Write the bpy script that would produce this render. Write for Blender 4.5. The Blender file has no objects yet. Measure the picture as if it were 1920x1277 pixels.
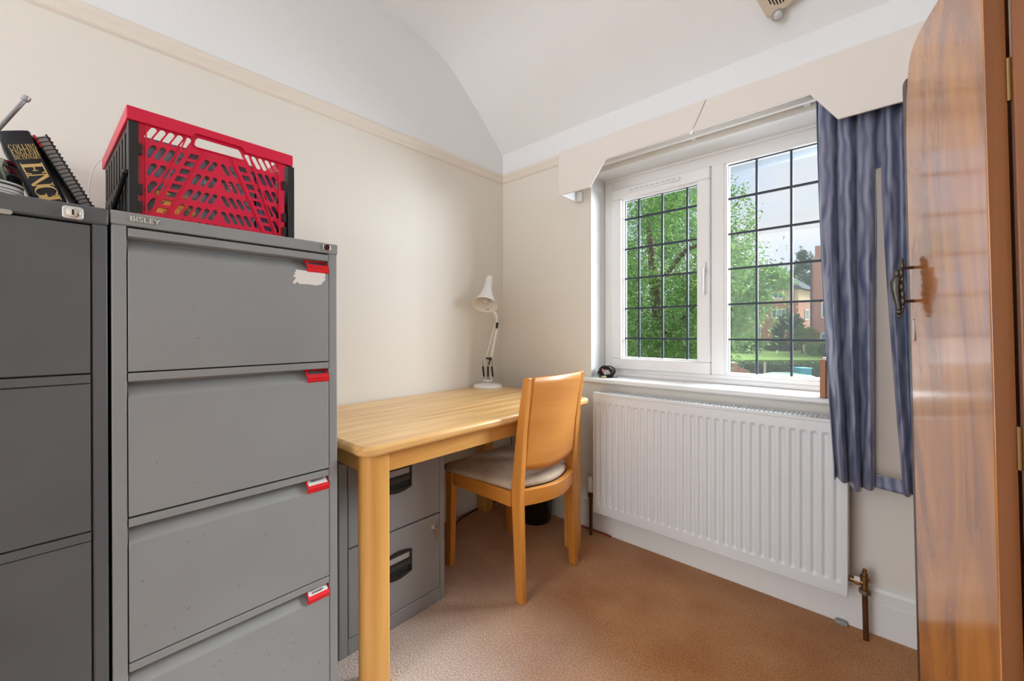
import bpy, bmesh, math, random
import numpy as np
from mathutils import Vector, Matrix
rnd = random.Random(7)
S = bpy.context.scene
COL = S.collection
PI = math.pi

# ------------------------------------------------------------------ camera
CAM = np.array([1.8454, -1.9484, 1.075])
FPX, PPX, PPY = 766.0, 960.0, 622.8
R_, U_, F_ = (np.array(a) for a in ([.7408, .6717, -.0017], [-.0001, .0027, 1.0], [-.6717, .7408, -.0021]))
cd = bpy.data.cameras.new('camera'); cam = bpy.data.objects.new('camera', cd); COL.objects.link(cam)
cd.sensor_fit = 'HORIZONTAL'; cd.sensor_width = 36; cd.lens = FPX / 1920 * 36
cd.shift_y = -(638.5 - PPY) / 1920; cd.clip_start = .02; cd.clip_end = 500
mw = Matrix.Identity(4)
for i in range(3):
    mw[i][0], mw[i][1], mw[i][2], mw[i][3] = R_[i], U_[i], -F_[i], CAM[i]
cam.matrix_world = mw
S.camera = cam


def at(px, py, depth):
    """point of the place seen at a photo pixel, at a distance along the view axis"""
    return CAM + depth * (F_ + (px - PPX) / FPX * R_ - (py - PPY) / FPX * U_)


# ------------------------------------------------------------------ view, sky, lights
S.view_settings.view_transform = 'Standard'; S.view_settings.look = 'None'
S.view_settings.gamma = 1; S.view_settings.use_curve_mapping = False
S.view_settings.exposure = 0.0
S.cycles.max_bounces = 10; S.cycles.diffuse_bounces = 6; S.cycles.transparent_max_bounces = 16

w = bpy.data.worlds.new('sky'); S.world = w; w.use_nodes = True
nt = w.node_tree; nt.nodes.clear()
o_ = nt.nodes.new('ShaderNodeOutputWorld'); bg = nt.nodes.new('ShaderNodeBackground')
tc = nt.nodes.new('ShaderNodeTexCoord'); mp = nt.nodes.new('ShaderNodeMapping'); mp.inputs['Scale'].default_value = (1, 1, 3.2)
nz = nt.nodes.new('ShaderNodeTexNoise'); nz.inputs['Scale'].default_value = 2.2; nz.inputs['Detail'].default_value = 6
rp = nt.nodes.new('ShaderNodeValToRGB')
rp.color_ramp.elements[0].position = .40; rp.color_ramp.elements[0].color = (.66, .78, 1.0, 1)
rp.color_ramp.elements[1].position = .62; rp.color_ramp.elements[1].color = (.90, .90, .93, 1)
nt.links.new(tc.outputs['Generated'], mp.inputs['Vector']); nt.links.new(mp.outputs[0], nz.inputs['Vector'])
nt.links.new(nz.outputs['Fac'], rp.inputs[0]); nt.links.new(rp.outputs[0], bg.inputs['Color'])
bg.inputs['Strength'].default_value = 1.0
nt.links.new(bg.outputs[0], o_.inputs[0])


def light(name, kind, loc, target, energy, color=(1, 1, 1), **kw):
    d = bpy.data.lights.new(name, kind); ob = bpy.data.objects.new(name, d); COL.objects.link(ob)
    ob.location = loc; d.energy = energy; d.color = color
    for k, v in kw.items(): setattr(d, k, v)
    ob.rotation_euler = (Vector(target) - Vector(loc)).to_track_quat('-Z', 'Y').to_euler()
    return ob


light('sun_through_cloud', 'SUN', (6, 6, 6), (6 - .30, 6 - .75, 6 - .62), 11.0, (.95, .985, 1.0), angle=math.radians(32))
light('window_fill', 'AREA', (2.25, 1.0, 1.62), (.9, -.6, 1.05), 105, (.90, .97, 1.06), shape='RECTANGLE', size=.95, size_y=.75)  # added lamp outside, hidden by the curtain, boosting the window light indoors
light('rear_fill', 'AREA', (.85, -4.5, 1.3), (1.4, 0, 1.1), 62, (.93, .985, 1.05), shape='RECTANGLE', size=1.5, size_y=2.3)  # added fill lamp behind the camera

# ------------------------------------------------------------------ materials
MATS = {}


def mat(name, col, rough=.5, metal=0.0, spec=.5, coat=0.0, noise=None, bump=None, sheen=0.0, col2=None, stretch=(1, 1, 1), trans=0.0, fac=(.35, .65), rand=False, detail=4.0, dist=0.0):
    if name in MATS: return MATS[name]
    m = bpy.data.materials.new(name); m.use_nodes = True
    n = m.node_tree; b = n.nodes['Principled BSDF']
    b.inputs['Roughness'].default_value = rough; b.inputs['Metallic'].default_value = metal
    b.inputs['Specular IOR Level'].default_value = spec
    b.inputs['Coat Weight'].default_value = coat; b.inputs['Coat Roughness'].default_value = .12
    b.inputs['Sheen Weight'].default_value = sheen
    b.inputs['Base Color'].default_value = (*col, 1)
    if noise or bump:
        t = n.nodes.new('ShaderNodeTexCoord'); mpn = n.nodes.new('ShaderNodeMapping'); mpn.inputs['Scale'].default_value = stretch
        n.links.new(t.outputs['Object'], mpn.inputs['Vector'])
    if rand:
        g = n.nodes.new('ShaderNodeNewGeometry'); src = g.outputs['Random Per Island']
    elif noise:
        q = n.nodes.new('ShaderNodeTexNoise'); q.inputs['Scale'].default_value = noise; q.inputs['Detail'].default_value = detail; q.inputs['Distortion'].default_value = dist
        n.links.new(mpn.outputs[0], q.inputs['Vector']); src = q.outputs['Fac']
    if (noise or rand) and col2:
        r = n.nodes.new('ShaderNodeValToRGB')
        r.color_ramp.elements[0].position = fac[0]; r.color_ramp.elements[1].position = fac[1]
        r.color_ramp.elements[0].color = (*col, 1); r.color_ramp.elements[1].color = (*col2, 1)
        n.links.new(src, r.inputs[0]); n.links.new(r.outputs[0], b.inputs['Base Color'])
    if bump:
        q2 = n.nodes.new('ShaderNodeTexNoise'); q2.inputs['Scale'].default_value = bump[0]; q2.inputs['Detail'].default_value = 3
        bp = n.nodes.new('ShaderNodeBump'); bp.inputs['Strength'].default_value = bump[1]; bp.inputs['Distance'].default_value = bump[2]
        n.links.new(mpn.outputs[0], q2.inputs['Vector']); n.links.new(q2.outputs['Fac'], bp.inputs['Height']); n.links.new(bp.outputs[0], b.inputs['Normal'])
    if trans:
        tl = n.nodes.new('ShaderNodeBsdfTranslucent'); mx = n.nodes.new('ShaderNodeMixShader'); mx.inputs[0].default_value = trans
        if (noise or rand) and col2: n.links.new(r.outputs[0], tl.inputs['Color'])
        else: tl.inputs['Color'].default_value = (*col, 1)
        out = n.nodes['Material Output']
        n.links.new(b.outputs[0], mx.inputs[1]); n.links.new(tl.outputs[0], mx.inputs[2]); n.links.new(mx.outputs[0], out.inputs[0])
    MATS[name] = m
    return m


def wood(name, c1, c2, axis, scale=6.0, rough=.35, coat=.25, long=.08, dark=None):
    """streaky grain running along one axis"""
    if name in MATS: return MATS[name]
    st = [1.0, 1.0, 1.0]; st['xyz'.index(axis)] = long
    m = mat(name, c1, rough, coat=coat, noise=scale, col2=c2, stretch=tuple(s * 4 for s in st), fac=(.30, .70), detail=8, dist=.6)
    return m


M_wall = mat('cream_wall_paint', (.795, .765, .70), .7, bump=(60, .08, .002))
M_ceil = mat('white_ceiling_paint', (.84, .86, .88), .8, bump=(75, .22, .004))
M_trim = mat('cream_gloss_paint', (.82, .76, .68), .35)
M_white = mat('white_gloss_paint', (.82, .83, .82), .35)
M_upvc = mat('white_window_plastic', (.86, .86, .86), .3)
M_rad = mat('white_radiator_enamel', (.735, .77, .80), .35)
M_pel = mat('off_white_pelmet_paint', (.80, .765, .72), .5)
M_lead = mat('dark_lead_strip', (.016, .026, .045), .5)
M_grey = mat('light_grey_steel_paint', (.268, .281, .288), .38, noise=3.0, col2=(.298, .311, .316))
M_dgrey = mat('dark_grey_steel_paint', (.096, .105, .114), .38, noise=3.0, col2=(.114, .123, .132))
M_sgrey = mat('warm_grey_steel_paint', (.26, .26, .262), .38)
M_gap = mat('shadow_gap_black', (.01, .01, .01), .8)
M_red = mat('red_plastic', (.75, .012, .022), .35)
M_crate = mat('crate_red_plastic', (.80, .016, .070), .28, trans=.18)
M_black = mat('black_plastic', (.012, .012, .013), .4)
M_chrome = mat('chrome', (.75, .75, .74), .18, metal=1)
M_steel = mat('dull_steel', (.45, .44, .42), .35, metal=1)
M_brass = mat('old_brass', (.33, .21, .09), .4, metal=1)
M_copper = mat('tarnished_copper', (.20, .085, .035), .45, metal=.7, noise=25, col2=(.10, .045, .02))
M_card = mat('white_card', (.80, .78, .74), .7)
M_ink = mat('dark_ink', (.02, .02, .03), .7)
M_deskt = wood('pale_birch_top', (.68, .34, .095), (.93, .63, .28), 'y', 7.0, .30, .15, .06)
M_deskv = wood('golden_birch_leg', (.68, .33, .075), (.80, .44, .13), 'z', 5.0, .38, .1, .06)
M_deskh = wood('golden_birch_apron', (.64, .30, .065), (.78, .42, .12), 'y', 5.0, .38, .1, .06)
M_chair = wood('orange_beech', (.57, .21, .030), (.68, .28, .048), 'z', 4.0, .38, .1, .1)
M_chairh = wood('orange_beech_panel', (.57, .21, .030), (.67, .275, .048), 'y', 3.0, .38, .1, .15)
M_seat = mat('beige_upholstery', (.44, .335, .24), .9, noise=14, col2=(.57, .46, .355), sheen=.3, bump=(900, .4, .001))
M_lamp = mat('white_lamp_enamel', (.90, .895, .89), .3)
M_cable = mat('black_cable_rubber', (.012, .012, .013), .45)
M_gold = mat('gold_foil', (.85, .62, .25), .4, metal=.4)
M_book = mat('navy_black_book_cloth', (.014, .017, .026), .45)
M_slate = mat('slate_blue_box', (.21, .26, .32), .5)
M_wal = None


def walnut():
    m = bpy.data.materials.new('walnut_veneer'); m.use_nodes = True; n = m.node_tree; b = n.nodes['Principled BSDF']
    t = n.nodes.new('ShaderNodeTexCoord'); mpn = n.nodes.new('ShaderNodeMapping'); mpn.inputs['Scale'].default_value = (4, 4, .9)
    q = n.nodes.new('ShaderNodeTexNoise'); q.inputs['Scale'].default_value = 1.5; q.inputs['Detail'].default_value = 6; q.inputs['Distortion'].default_value = 2.2
    r = n.nodes.new('ShaderNodeValToRGB'); e = r.color_ramp.elements
    e[0].position = .25; e[0].color = (.16, .055, .016, 1); e[1].position = .80; e[1].color = (.76, .32, .05, 1)
    k = e.new(.45); k.color = (.44, .155, .030, 1); k = e.new(.62); k.color = (.64, .245, .034, 1)
    n.links.new(t.outputs['Object'], mpn.inputs[0]); n.links.new(mpn.outputs[0], q.inputs['Vector']); n.links.new(q.outputs['Fac'], r.inputs[0])
    # pale scratches
    mp2 = n.nodes.new('ShaderNodeMapping'); mp2.inputs['Scale'].default_value = (30, 30, 6); mp2.inputs['Rotation'].default_value = (.5, .1, 0)
    q2 = n.nodes.new('ShaderNodeTexNoise'); q2.inputs['Scale'].default_value = 1.4; q2.inputs['Detail'].default_value = 5
    r2 = n.nodes.new('ShaderNodeValToRGB'); r2.color_ramp.elements[0].position = .735; r2.color_ramp.elements[1].position = .75
    mix = n.nodes.new('ShaderNodeMixRGB'); mix.inputs[2].default_value = (.75, .58, .42, 1)
    n.links.new(t.outputs['Object'], mp2.inputs[0]); n.links.new(mp2.outputs[0], q2.inputs['Vector']); n.links.new(q2.outputs['Fac'], r2.inputs[0])
    n.links.new(r2.outputs[0], mix.inputs[0]); n.links.new(r.outputs[0], mix.inputs[1]); n.links.new(mix.outputs[0], b.inputs['Base Color'])
    b.inputs['Roughness'].default_value = .22; b.inputs['Coat Weight'].default_value = 1.0; b.inputs['Coat Roughness'].default_value = .10
    b.inputs['Coat IOR'].default_value = 2.25
    return m


def carpet():
    m = bpy.data.materials.new('tan_carpet'); m.use_nodes = True; n = m.node_tree; b = n.nodes['Principled BSDF']
    t = n.nodes.new('ShaderNodeTexCoord')

    def noise(sc, det=3):
        q = n.nodes.new('ShaderNodeTexNoise'); q.inputs['Scale'].default_value = sc; q.inputs['Detail'].default_value = det
        n.links.new(t.outputs['Object'], q.inputs['Vector']); return q.outputs['Fac']
    r = n.nodes.new('ShaderNodeValToRGB'); r.color_ramp.elements[0].position = .34; r.color_ramp.elements[1].position = .66
    r.color_ramp.elements[0].color = (.50, .205, .065, 1); r.color_ramp.elements[1].color = (.62, .30, .125, 1)
    n.links.new(noise(4.5, 5), r.inputs[0])
    # window light on the floor, painted into the pile as a pale patch
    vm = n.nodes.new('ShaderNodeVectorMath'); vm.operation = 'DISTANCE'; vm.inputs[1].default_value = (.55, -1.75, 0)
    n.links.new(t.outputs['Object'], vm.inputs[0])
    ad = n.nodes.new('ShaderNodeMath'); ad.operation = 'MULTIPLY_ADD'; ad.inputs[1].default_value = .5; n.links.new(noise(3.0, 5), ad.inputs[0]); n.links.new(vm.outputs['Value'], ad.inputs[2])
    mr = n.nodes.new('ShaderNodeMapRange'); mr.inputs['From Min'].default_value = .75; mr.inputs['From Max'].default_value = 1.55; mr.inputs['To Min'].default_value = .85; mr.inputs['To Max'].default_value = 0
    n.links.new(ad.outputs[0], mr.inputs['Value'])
    lit_mix = n.nodes.new('ShaderNodeMixRGB'); lit_mix.inputs[2].default_value = (.74, .65, .60, 1)
    n.links.new(mr.outputs[0], lit_mix.inputs[0]); n.links.new(r.outputs[0], lit_mix.inputs[1])
    r2 = n.nodes.new('ShaderNodeValToRGB'); r2.color_ramp.elements[0].position = .38; r2.color_ramp.elements[1].position = .62
    r2.color_ramp.elements[0].color = (.62, .62, .62, 1); r2.color_ramp.elements[1].color = (1.1, 1.1, 1.1, 1)
    n.links.new(noise(210, 2), r2.inputs[0])
    mix = n.nodes.new('ShaderNodeMixRGB'); mix.blend_type = 'MULTIPLY'; mix.inputs[0].default_value = 1
    n.links.new(lit_mix.outputs[0], mix.inputs[1]); n.links.new(r2.outputs[0], mix.inputs[2]); n.links.new(mix.outputs[0], b.inputs['Base Color'])
    b.inputs['Roughness'].default_value = 1; b.inputs['Sheen Weight'].default_value = .6; b.inputs['Sheen Roughness'].default_value = .3
    b.inputs['Sheen Tint'].default_value = (1, .93, .86, 1)
    b.inputs['Specular IOR Level'].default_value = .1
    bp = n.nodes.new('ShaderNodeBump'); bp.inputs['Strength'].default_value = .9; bp.inputs['Distance'].default_value = .006
    n.links.new(noise(190, 2), bp.inputs['Height']); n.links.new(bp.outputs[0], b.inputs['Normal'])
    return m


def glass():
    m = bpy.data.materials.new('window_glass'); m.use_nodes = True; n = m.node_tree
    out = n.nodes['Material Output']; tr = n.nodes.new('ShaderNodeBsdfTransparent'); gl = n.nodes.new('ShaderNodeBsdfGlossy')
    gl.inputs['Roughness'].default_value = .02; lw_ = n.nodes.new('ShaderNodeLayerWeight'); lw_.inputs['Blend'].default_value = .5; pw = n.nodes.new('ShaderNodeMath'); pw.operation = 'POWER'; pw.inputs[1].default_value = 4.5; fr = n.nodes.new('ShaderNodeMath'); fr.operation = 'MULTIPLY_ADD'; fr.inputs[1].default_value = .5; fr.inputs[2].default_value = .012; n.links.new(lw_.outputs['Facing'], pw.inputs[0]); n.links.new(pw.outputs[0], fr.inputs[0])
    tr.inputs['Color'].default_value = (.97, .985, .98, 1)
    mx = n.nodes.new('ShaderNodeMixShader')
    n.links.new(fr.outputs[0], mx.inputs[0]); n.links.new(tr.outputs[0], mx.inputs[1]); n.links.new(gl.outputs[0], mx.inputs[2]); n.links.new(mx.outputs[0], out.inputs[0])
    return m


def moire():
    m = bpy.data.materials.new('blue_moire_fabric'); m.use_nodes = True; n = m.node_tree; b = n.nodes['Principled BSDF']
    t = n.nodes.new('ShaderNodeTexCoord'); mpn = n.nodes.new('ShaderNodeMapping'); mpn.inputs['Scale'].default_value = (6, 6, 2.4)
    wv = n.nodes.new('ShaderNodeTexWave'); wv.inputs['Scale'].default_value = 2.0; wv.inputs['Distortion'].default_value = 9; wv.inputs['Detail'].default_value = 2
    r = n.nodes.new('ShaderNodeValToRGB'); r.color_ramp.elements[0].color = (.075, .095, .185, 1); r.color_ramp.elements[1].color = (.25, .27, .38, 1)
    n.links.new(t.outputs['Object'], mpn.inputs[0]); n.links.new(mpn.outputs[0], wv.inputs['Vector']); n.links.new(wv.outputs['Fac'], r.inputs[0])
    n.links.new(r.outputs[0], b.inputs['Base Color']); b.inputs['Roughness'].default_value = .38; b.inputs['Specular IOR Level'].default_value = .7
    b.inputs['Sheen Weight'].default_value = .15
    return m


def brick(name, c1, c2, mort, sc=4.0):
    m = bpy.data.materials.new(name); m.use_nodes = True; n = m.node_tree; b = n.nodes['Principled BSDF']
    t = n.nodes.new('ShaderNodeTexCoord'); mpn = n.nodes.new('ShaderNodeMapping'); mpn.inputs['Rotation'].default_value = (PI / 2, 0, 0)
    br = n.nodes.new('ShaderNodeTexBrick'); br.inputs['Scale'].default_value = sc
    br.inputs['Color1'].default_value = (*c1, 1); br.inputs['Color2'].default_value = (*c2, 1); br.inputs['Mortar'].default_value = (*mort, 1)
    n.links.new(t.outputs['Object'], mpn.inputs[0]); n.links.new(mpn.outputs[0], br.inputs['Vector']); n.links.new(br.outputs['Color'], b.inputs['Base Color'])
    b.inputs['Roughness'].default_value = .9
    return m


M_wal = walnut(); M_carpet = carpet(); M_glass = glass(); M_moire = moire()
M_brick = brick('red_brick', (.36, .13, .085), (.46, .19, .12), (.45, .36, .30))


# ------------------------------------------------------------------ mesh helpers
def wloc(o):
    v = Vector((0, 0, 0))
    while o is not None:
        v += o.location; o = o.parent
    return v


class MB:
    def __init__(s): s.v = []; s.f = []
    def add(s, vs, fs):
        k = len(s.v); s.v += [tuple(map(float, a)) for a in vs]; s.f += [tuple(k + i for i in a) for a in fs]; return s
    def box(s, x0, x1, y0, y1, z0, z1):
        vs = [(x, y, z) for x in (x0, x1) for y in (y0, y1) for z in (z0, z1)]
        return s.add(vs, [(0, 1, 3, 2), (4, 6, 7, 5), (0, 4, 5, 1), (2, 3, 7, 6), (0, 2, 6, 4), (1, 5, 7, 3)])
    def prism(s, pts, ax, a, b):
        """2-D outline (in the other two axes, xyz order) extruded along ax from a to b"""
        i = 'xyz'.index(ax); n = len(pts)
        def p(q, h):
            q = list(q); q.insert(i, h); return tuple(q)
        vs = [p(q, a) for q in pts] + [p(q, b) for q in pts]
        return s.add(vs, [tuple(range(n))[::-1], tuple(range(n, 2 * n))] + [(j, (j + 1) % n, n + (j + 1) % n, n + j) for j in range(n)])
    def loft(s, rings, cap=True, closed=False):
        n = len(rings[0]); k = len(rings); vs = [p for r in rings for p in r]; fs = []
        for i in range(k if closed else k - 1):
            a, b = i * n, ((i + 1) % k) * n
            fs += [(a + j, a + (j + 1) % n, b + (j + 1) % n, b + j) for j in range(n)]
        if cap and not closed: fs += [tuple(range(n))[::-1], tuple(range((k - 1) * n, k * n))]
        return s.add(vs, fs)
    def tube(s, path, r, n=8, closed=False):
        P = [Vector(p) for p in path]; k = len(P); rings = []
        up = None
        for i in range(k):
            a = P[(i - 1) % k] if (closed or i > 0) else P[i]; b = P[(i + 1) % k] if (closed or i < k - 1) else P[i]
            t = (b - a).normalized()
            if up is None: up = t.orthogonal().normalized()
            up = (up - t * up.dot(t)); up = up.normalized() if up.length > 1e-6 else t.orthogonal().normalized()
            sd = t.cross(up); rr = r[i] if hasattr(r, '__len__') else r
            rings.append([tuple(P[i] + (up * math.cos(2 * PI * j / n) + sd * math.sin(2 * PI * j / n)) * rr) for j in range(n)])
        return s.loft(rings, closed=closed)
    def lathe(s, prof, org, axis=(0, 0, 1), n=32, cap=True):
        ax = Vector(axis).normalized(); u = ax.orthogonal().normalized(); v = ax.cross(u); o = Vector(org)
        return s.loft([[tuple(o + ax * h + (u * math.cos(2 * PI * j / n) + v * math.sin(2 * PI * j / n)) * max(r, 1e-5)) for j in range(n)] for r, h in prof], cap=cap)
    def ball(s, c, r, n=10):
        rr = r if hasattr(r, '__len__') else (r, r, r); rings = []
        for i in range(n + 1):
            a = PI * i / n; sr = max(math.sin(a), 1e-4)
            rings.append([(c[0] + rr[0] * sr * math.cos(2 * PI * j / (2 * n)), c[1] + rr[1] * sr * math.sin(2 * PI * j / (2 * n)), c[2] - rr[2] * math.cos(a)) for j in range(2 * n)])
        return s.loft(rings)
    def grid(s, fn, nu, nv):
        vs = [fn(i / nu, j / nv) for j in range(nv + 1) for i in range(nu + 1)]
        return s.add(vs, [(j * (nu + 1) + i, j * (nu + 1) + i + 1, (j + 1) * (nu + 1) + i + 1, (j + 1) * (nu + 1) + i) for j in range(nv) for i in range(nu)])
    def build(s, name, m, parent=None, bevel=0.0, smooth=35, local=False, solid=0.0, recalc=True):
        me = bpy.data.meshes.new(name); off = Vector((0, 0, 0)) if local else wloc(parent)
        me.from_pydata([(a[0] - off.x, a[1] - off.y, a[2] - off.z) for a in s.v], [], s.f)
        if recalc:
            bm = bmesh.new(); bm.from_mesh(me); bmesh.ops.recalc_face_normals(bm, faces=bm.faces); bm.to_mesh(me); bm.free()
        return finish(me, name, m, parent, bevel, smooth, solid)


def finish(me, name, m, parent=None, bevel=0.0, smooth=35, solid=0.0):
    for mm in (m if isinstance(m, (list, tuple)) else [m]): me.materials.append(mm)
    if smooth:
        me.shade_smooth(); me.set_sharp_from_angle(angle=math.radians(smooth))
    o = bpy.data.objects.new(name, me); COL.objects.link(o); o.parent = parent
    if solid:
        md = o.modifiers.new('thickness', 'SOLIDIFY'); md.thickness = solid; md.offset = 0
    if bevel:
        md = o.modifiers.new('bevel', 'BEVEL'); md.width = bevel; md.segments = 3; md.limit_method = 'ANGLE'; md.angle_limit = math.radians(40)
    return o


def curve_mesh(cu):
    ob = bpy.data.objects.new('tmp', cu); COL.objects.link(ob)
    dg = bpy.context.evaluated_depsgraph_get(); me = bpy.data.meshes.new_from_object(ob.evaluated_get(dg))
    bpy.data.objects.remove(ob); return me


def flat(outlines, thick, M4):
    """plate with holes: 2-D outlines filled, extruded, moved by matrix (local x,y = plate, z = thickness)"""
    cu = bpy.data.curves.new('tmp', 'CURVE'); cu.dimensions = '2D'; cu.fill_mode = 'BOTH'; cu.extrude = thick / 2
    for pts in outlines:
        sp = cu.splines.new('POLY'); sp.points.add(len(pts) - 1); sp.use_cyclic_u = True
        for p, q in zip(sp.points, pts): p.co = (q[0], q[1], 0, 1)
    me = curve_mesh(cu); me.transform(M4); me.materials.clear(); return me


def text(txt, size, thick, M4, align='CENTER', sx=1.0, shear=0.0, bold=0.0):
    cu = bpy.data.curves.new('tmp', 'FONT'); cu.body = txt; cu.size = size; cu.extrude = thick / 2; cu.align_x = align; cu.align_y = 'CENTER'; cu.shear = shear; cu.offset = bold
    cu.resolution_u = 4
    me = curve_mesh(cu); me.transform(Matrix.Diagonal((sx, 1, 1, 1))); me.transform(M4); me.materials.clear(); return me


def shift(me, parent):
    off = wloc(parent); me.transform(Matrix.Translation(-off)); return me


def frame(org, x, y):
    """matrix with local x, y along given directions"""
    x = Vector(x).normalized(); y = Vector(y).normalized(); z = x.cross(y)
    m = Matrix.Identity(4)
    for i in range(3): m[i][0], m[i][1], m[i][2], m[i][3] = x[i], y[i], z[i], org[i]
    return m


def rrect(x0, x1, y0, y1, r, n=5, rs=None):
    rs = rs or (r, r, r, r); pts = []
    for (cx, cy, a0), q in zip(((x1, y0, -90), (x1, y1, 0), (x0, y1, 90), (x0, y0, 180)), rs):
        sx = -1 if cx == x1 else 1; sy = 1 if cy == y0 else -1
        if q <= 0: pts.append((cx, cy)); continue
        for k in range(n + 1):
            a = math.radians(a0 + 90 * k / n); pts.append((cx + sx * q + q * math.cos(a), cy + sy * q + q * math.sin(a)))
    return pts


def thing(name, label, cat, loc=(0, 0, 0), rot=(0, 0, 0), group=None):
    o = bpy.data.objects.new(name, None); COL.objects.link(o); o.location = loc; o.rotation_euler = rot; o.empty_display_size = .05
    return tag(o, label, cat, group)


def tag(o, label, cat, group=None, kind=None):
    o['label'] = label; o['category'] = cat
    if group: o['group'] = group
    if kind: o['kind'] = kind
    return o


def struct(o, label=None, cat=None):
    o['kind'] = 'structure'
    if label: o['label'] = label
    if cat: o['category'] = cat
    return o


# ------------------------------------------------------------------ the room
RX, RY = 2.55, -4.65                      # right wall, wall behind the camera
WX0, WX1, WZ0, WZ1 = .659, 1.841, .80, 1.932   # window opening
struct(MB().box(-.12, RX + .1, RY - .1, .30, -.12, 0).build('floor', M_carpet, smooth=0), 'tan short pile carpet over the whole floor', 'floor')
struct(MB().box(-.12, 0, RY - .1, .30, 0, 2.85).build('wall_left', M_wall, smooth=0), 'cream painted left wall behind desk and cabinets', 'wall')
wb = MB().box(-.0, WX0, 0, .30, 0, 2.30).box(WX1, RX + .1, 0, .30, 0, 2.30).box(WX0, WX1, 0, .30, 0, WZ0).box(WX0, WX1, 0, .30, WZ1, 2.30)
struct(wb.build('wall_back', M_wall, smooth=0), 'cream painted wall with the leaded window', 'wall')
struct(MB().box(RX, RX + .1, RY - .1, 0, 0, 2.85).build('wall_right', M_wall, smooth=0), 'cream wall behind the wardrobe', 'wall')
struct(MB().box(0, RX, RY - .1, RY, 0, 2.85).build('wall_front', M_wall, smooth=0), 'cream wall behind the camera', 'wall')
cp = [(.02, 2.20), (0.0, 2.222), (-.18, 2.385), (-.335, 2.518), (-.41, 2.575), (-.47, 2.612), (-.53, 2.638), (-.60, 2.658), (-.68, 2.671), (-.78, 2.679), (-.95, 2.682), (RY - .1, 2.682)]
struct(MB().prism([(RY - .1, 2.9), (.02, 2.9)] + cp, 'x', -.02, RX + .05).build('ceiling', M_ceil, smooth=50), 'white ceiling sloping down to the window wall', 'ceiling')
# white strip of wall above the picture rail and the frieze on the left wall
struct(MB().box(0, .004, RY, 0, 2.095, 2.70).build('trim_3', M_ceil, smooth=0), 'white painted frieze above the left picture rail', 'frieze')
struct(MB().box(0, RX, -.004, 0, 2.10, 2.23).build('trim_4', M_ceil, smooth=0), 'white painted strip above the window wall picture rail', 'frieze')
rail = [(0, 2.036), (.010, 2.040), (.014, 2.052), (.010, 2.064), (.016, 2.072), (.020, 2.084), (.018, 2.094), (.010, 2.099), (0, 2.100)]
struct(MB().prism(rail, 'y', RY, 0).build('trim_1', M_trim, smooth=60), 'cream moulded picture rail along the left wall', 'picture rail')
struct(MB().prism([(-a, b) for a, b in rail], 'x', .012, RX).build('trim_2', M_trim, smooth=60), 'cream moulded picture rail beside the pelmet', 'picture rail')
sk = [(0, 0), (.018, 0), (.018, .112), (.014, .116), (.014, .150), (.009, .162), (0, .168)]
struct(MB().prism(sk, 'y', RY, 0).build('baseboard_left', M_white, smooth=0), 'white skirting board under the desk', 'skirting board')
struct(MB().prism([(-a, b) for a, b in sk], 'x', .016, RX).build('baseboard_back', M_white, smooth=0), 'white stepped skirting board under the radiator', 'skirting board')
sill = [(.15, .797), (-.030, .797), (-.040, .800), (-.046, .807), (-.046, .814), (-.041, .821), (-.032, .824), (.15, .826)]
struct(MB().prism(sill, 'x', WX0 - .022, WX1 + .03).build('trim_5', M_white, smooth=50), 'white window sill board with rounded nose', 'window sill')
# white plaster of the reveal
rv = MB().box(WX0, WX0 + .004, .002, .15, .826, WZ1).box(WX1 - .004, WX1, .002, .15, .826, WZ1).box(WX0, WX1, .002, .15, WZ1 - .004, WZ1)
struct(rv.build('trim_6', M_white, smooth=0), 'white plaster reveal around the window', 'window reveal')

# window ---------------------------------------------------------------
wy = lambda x, y: CAM[0] + (x - CAM[0]) * (1.9484 + y) / (1.9484 + .15)
win = thing('window_1', 'white framed leaded window with one opening casement', 'window', (1.25, .18, .826)); win['kind'] = 'structure'
fr = MB()
fy0, fy1 = .150, .215
fr.box(WX0 + .004, .712, fy0, fy1, .826, 1.928).box(1.793, WX1 - .004, fy0, fy1, .826, 1.928)
fr.box(.712, 1.793, fy0, fy1, 1.868, 1.928).box(.712, 1.793, fy0, fy1, .826, .866)
fr.build('outer_frame', M_upvc, win, bevel=.004)
MB().box(1.236, 1.296, fy0 - .006, fy1, .866, 1.868).build('mullion', M_upvc, win, bevel=.005)
MB().box(.675, 1.826, .140, .150, 1.915, 1.930).box(.675, 1.826, .138, .150, .826, .846).build('edge_bead', M_upvc, win, bevel=.004)


def ring(x0, x1, z0, z1, wd, y0, y1, name, parent, bev=.006):
    b = MB()
    b.box(x0, x1, y0, y1, z0, z0 + wd).box(x0, x1, y0, y1, z1 - wd, z1).box(x0, x0 + wd, y0, y1, z0 + wd, z1 - wd).box(x1 - wd, x1, y0, y1, z0 + wd, z1 - wd)
    return b.build(name, M_upvc, parent, bevel=bev)


cs = ring(.716, 1.236, .866, 1.862, .058, .128, .20, 'casement_frame', win)
ring(.772, 1.180, .922, 1.806, .010, .150, .19, 'glazing_bead', cs, .003)
ring(1.294, 1.795, .864, 1.870, .014, .146, .20, 'fixed_light_bead', win, .004)


def leaded(x0, x1, z0, z1, xs, zs, yg, parent):
    p = MB().box(x0, x1, yg, yg + .004, z0, z1).build('pane', M_glass, parent, smooth=0)
    b = MB(); h = .0045
    for x in xs: b.box(x - h, x + h, yg - .004, yg + .008, z0, z1)
    for z in zs: b.box(x0, x1, yg - .0035, yg + .0075, z - h, z + h)
    b.box(x0, x0 + .005, yg - .003, yg + .007, z0, z1).box(x1 - .005, x1, yg - .003, yg + .007, z0, z1).box(x0, x1, yg - .003, yg + .007, z1 - .005, z1)
    b.build('lead_strips', M_lead, p, smooth=0)


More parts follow.
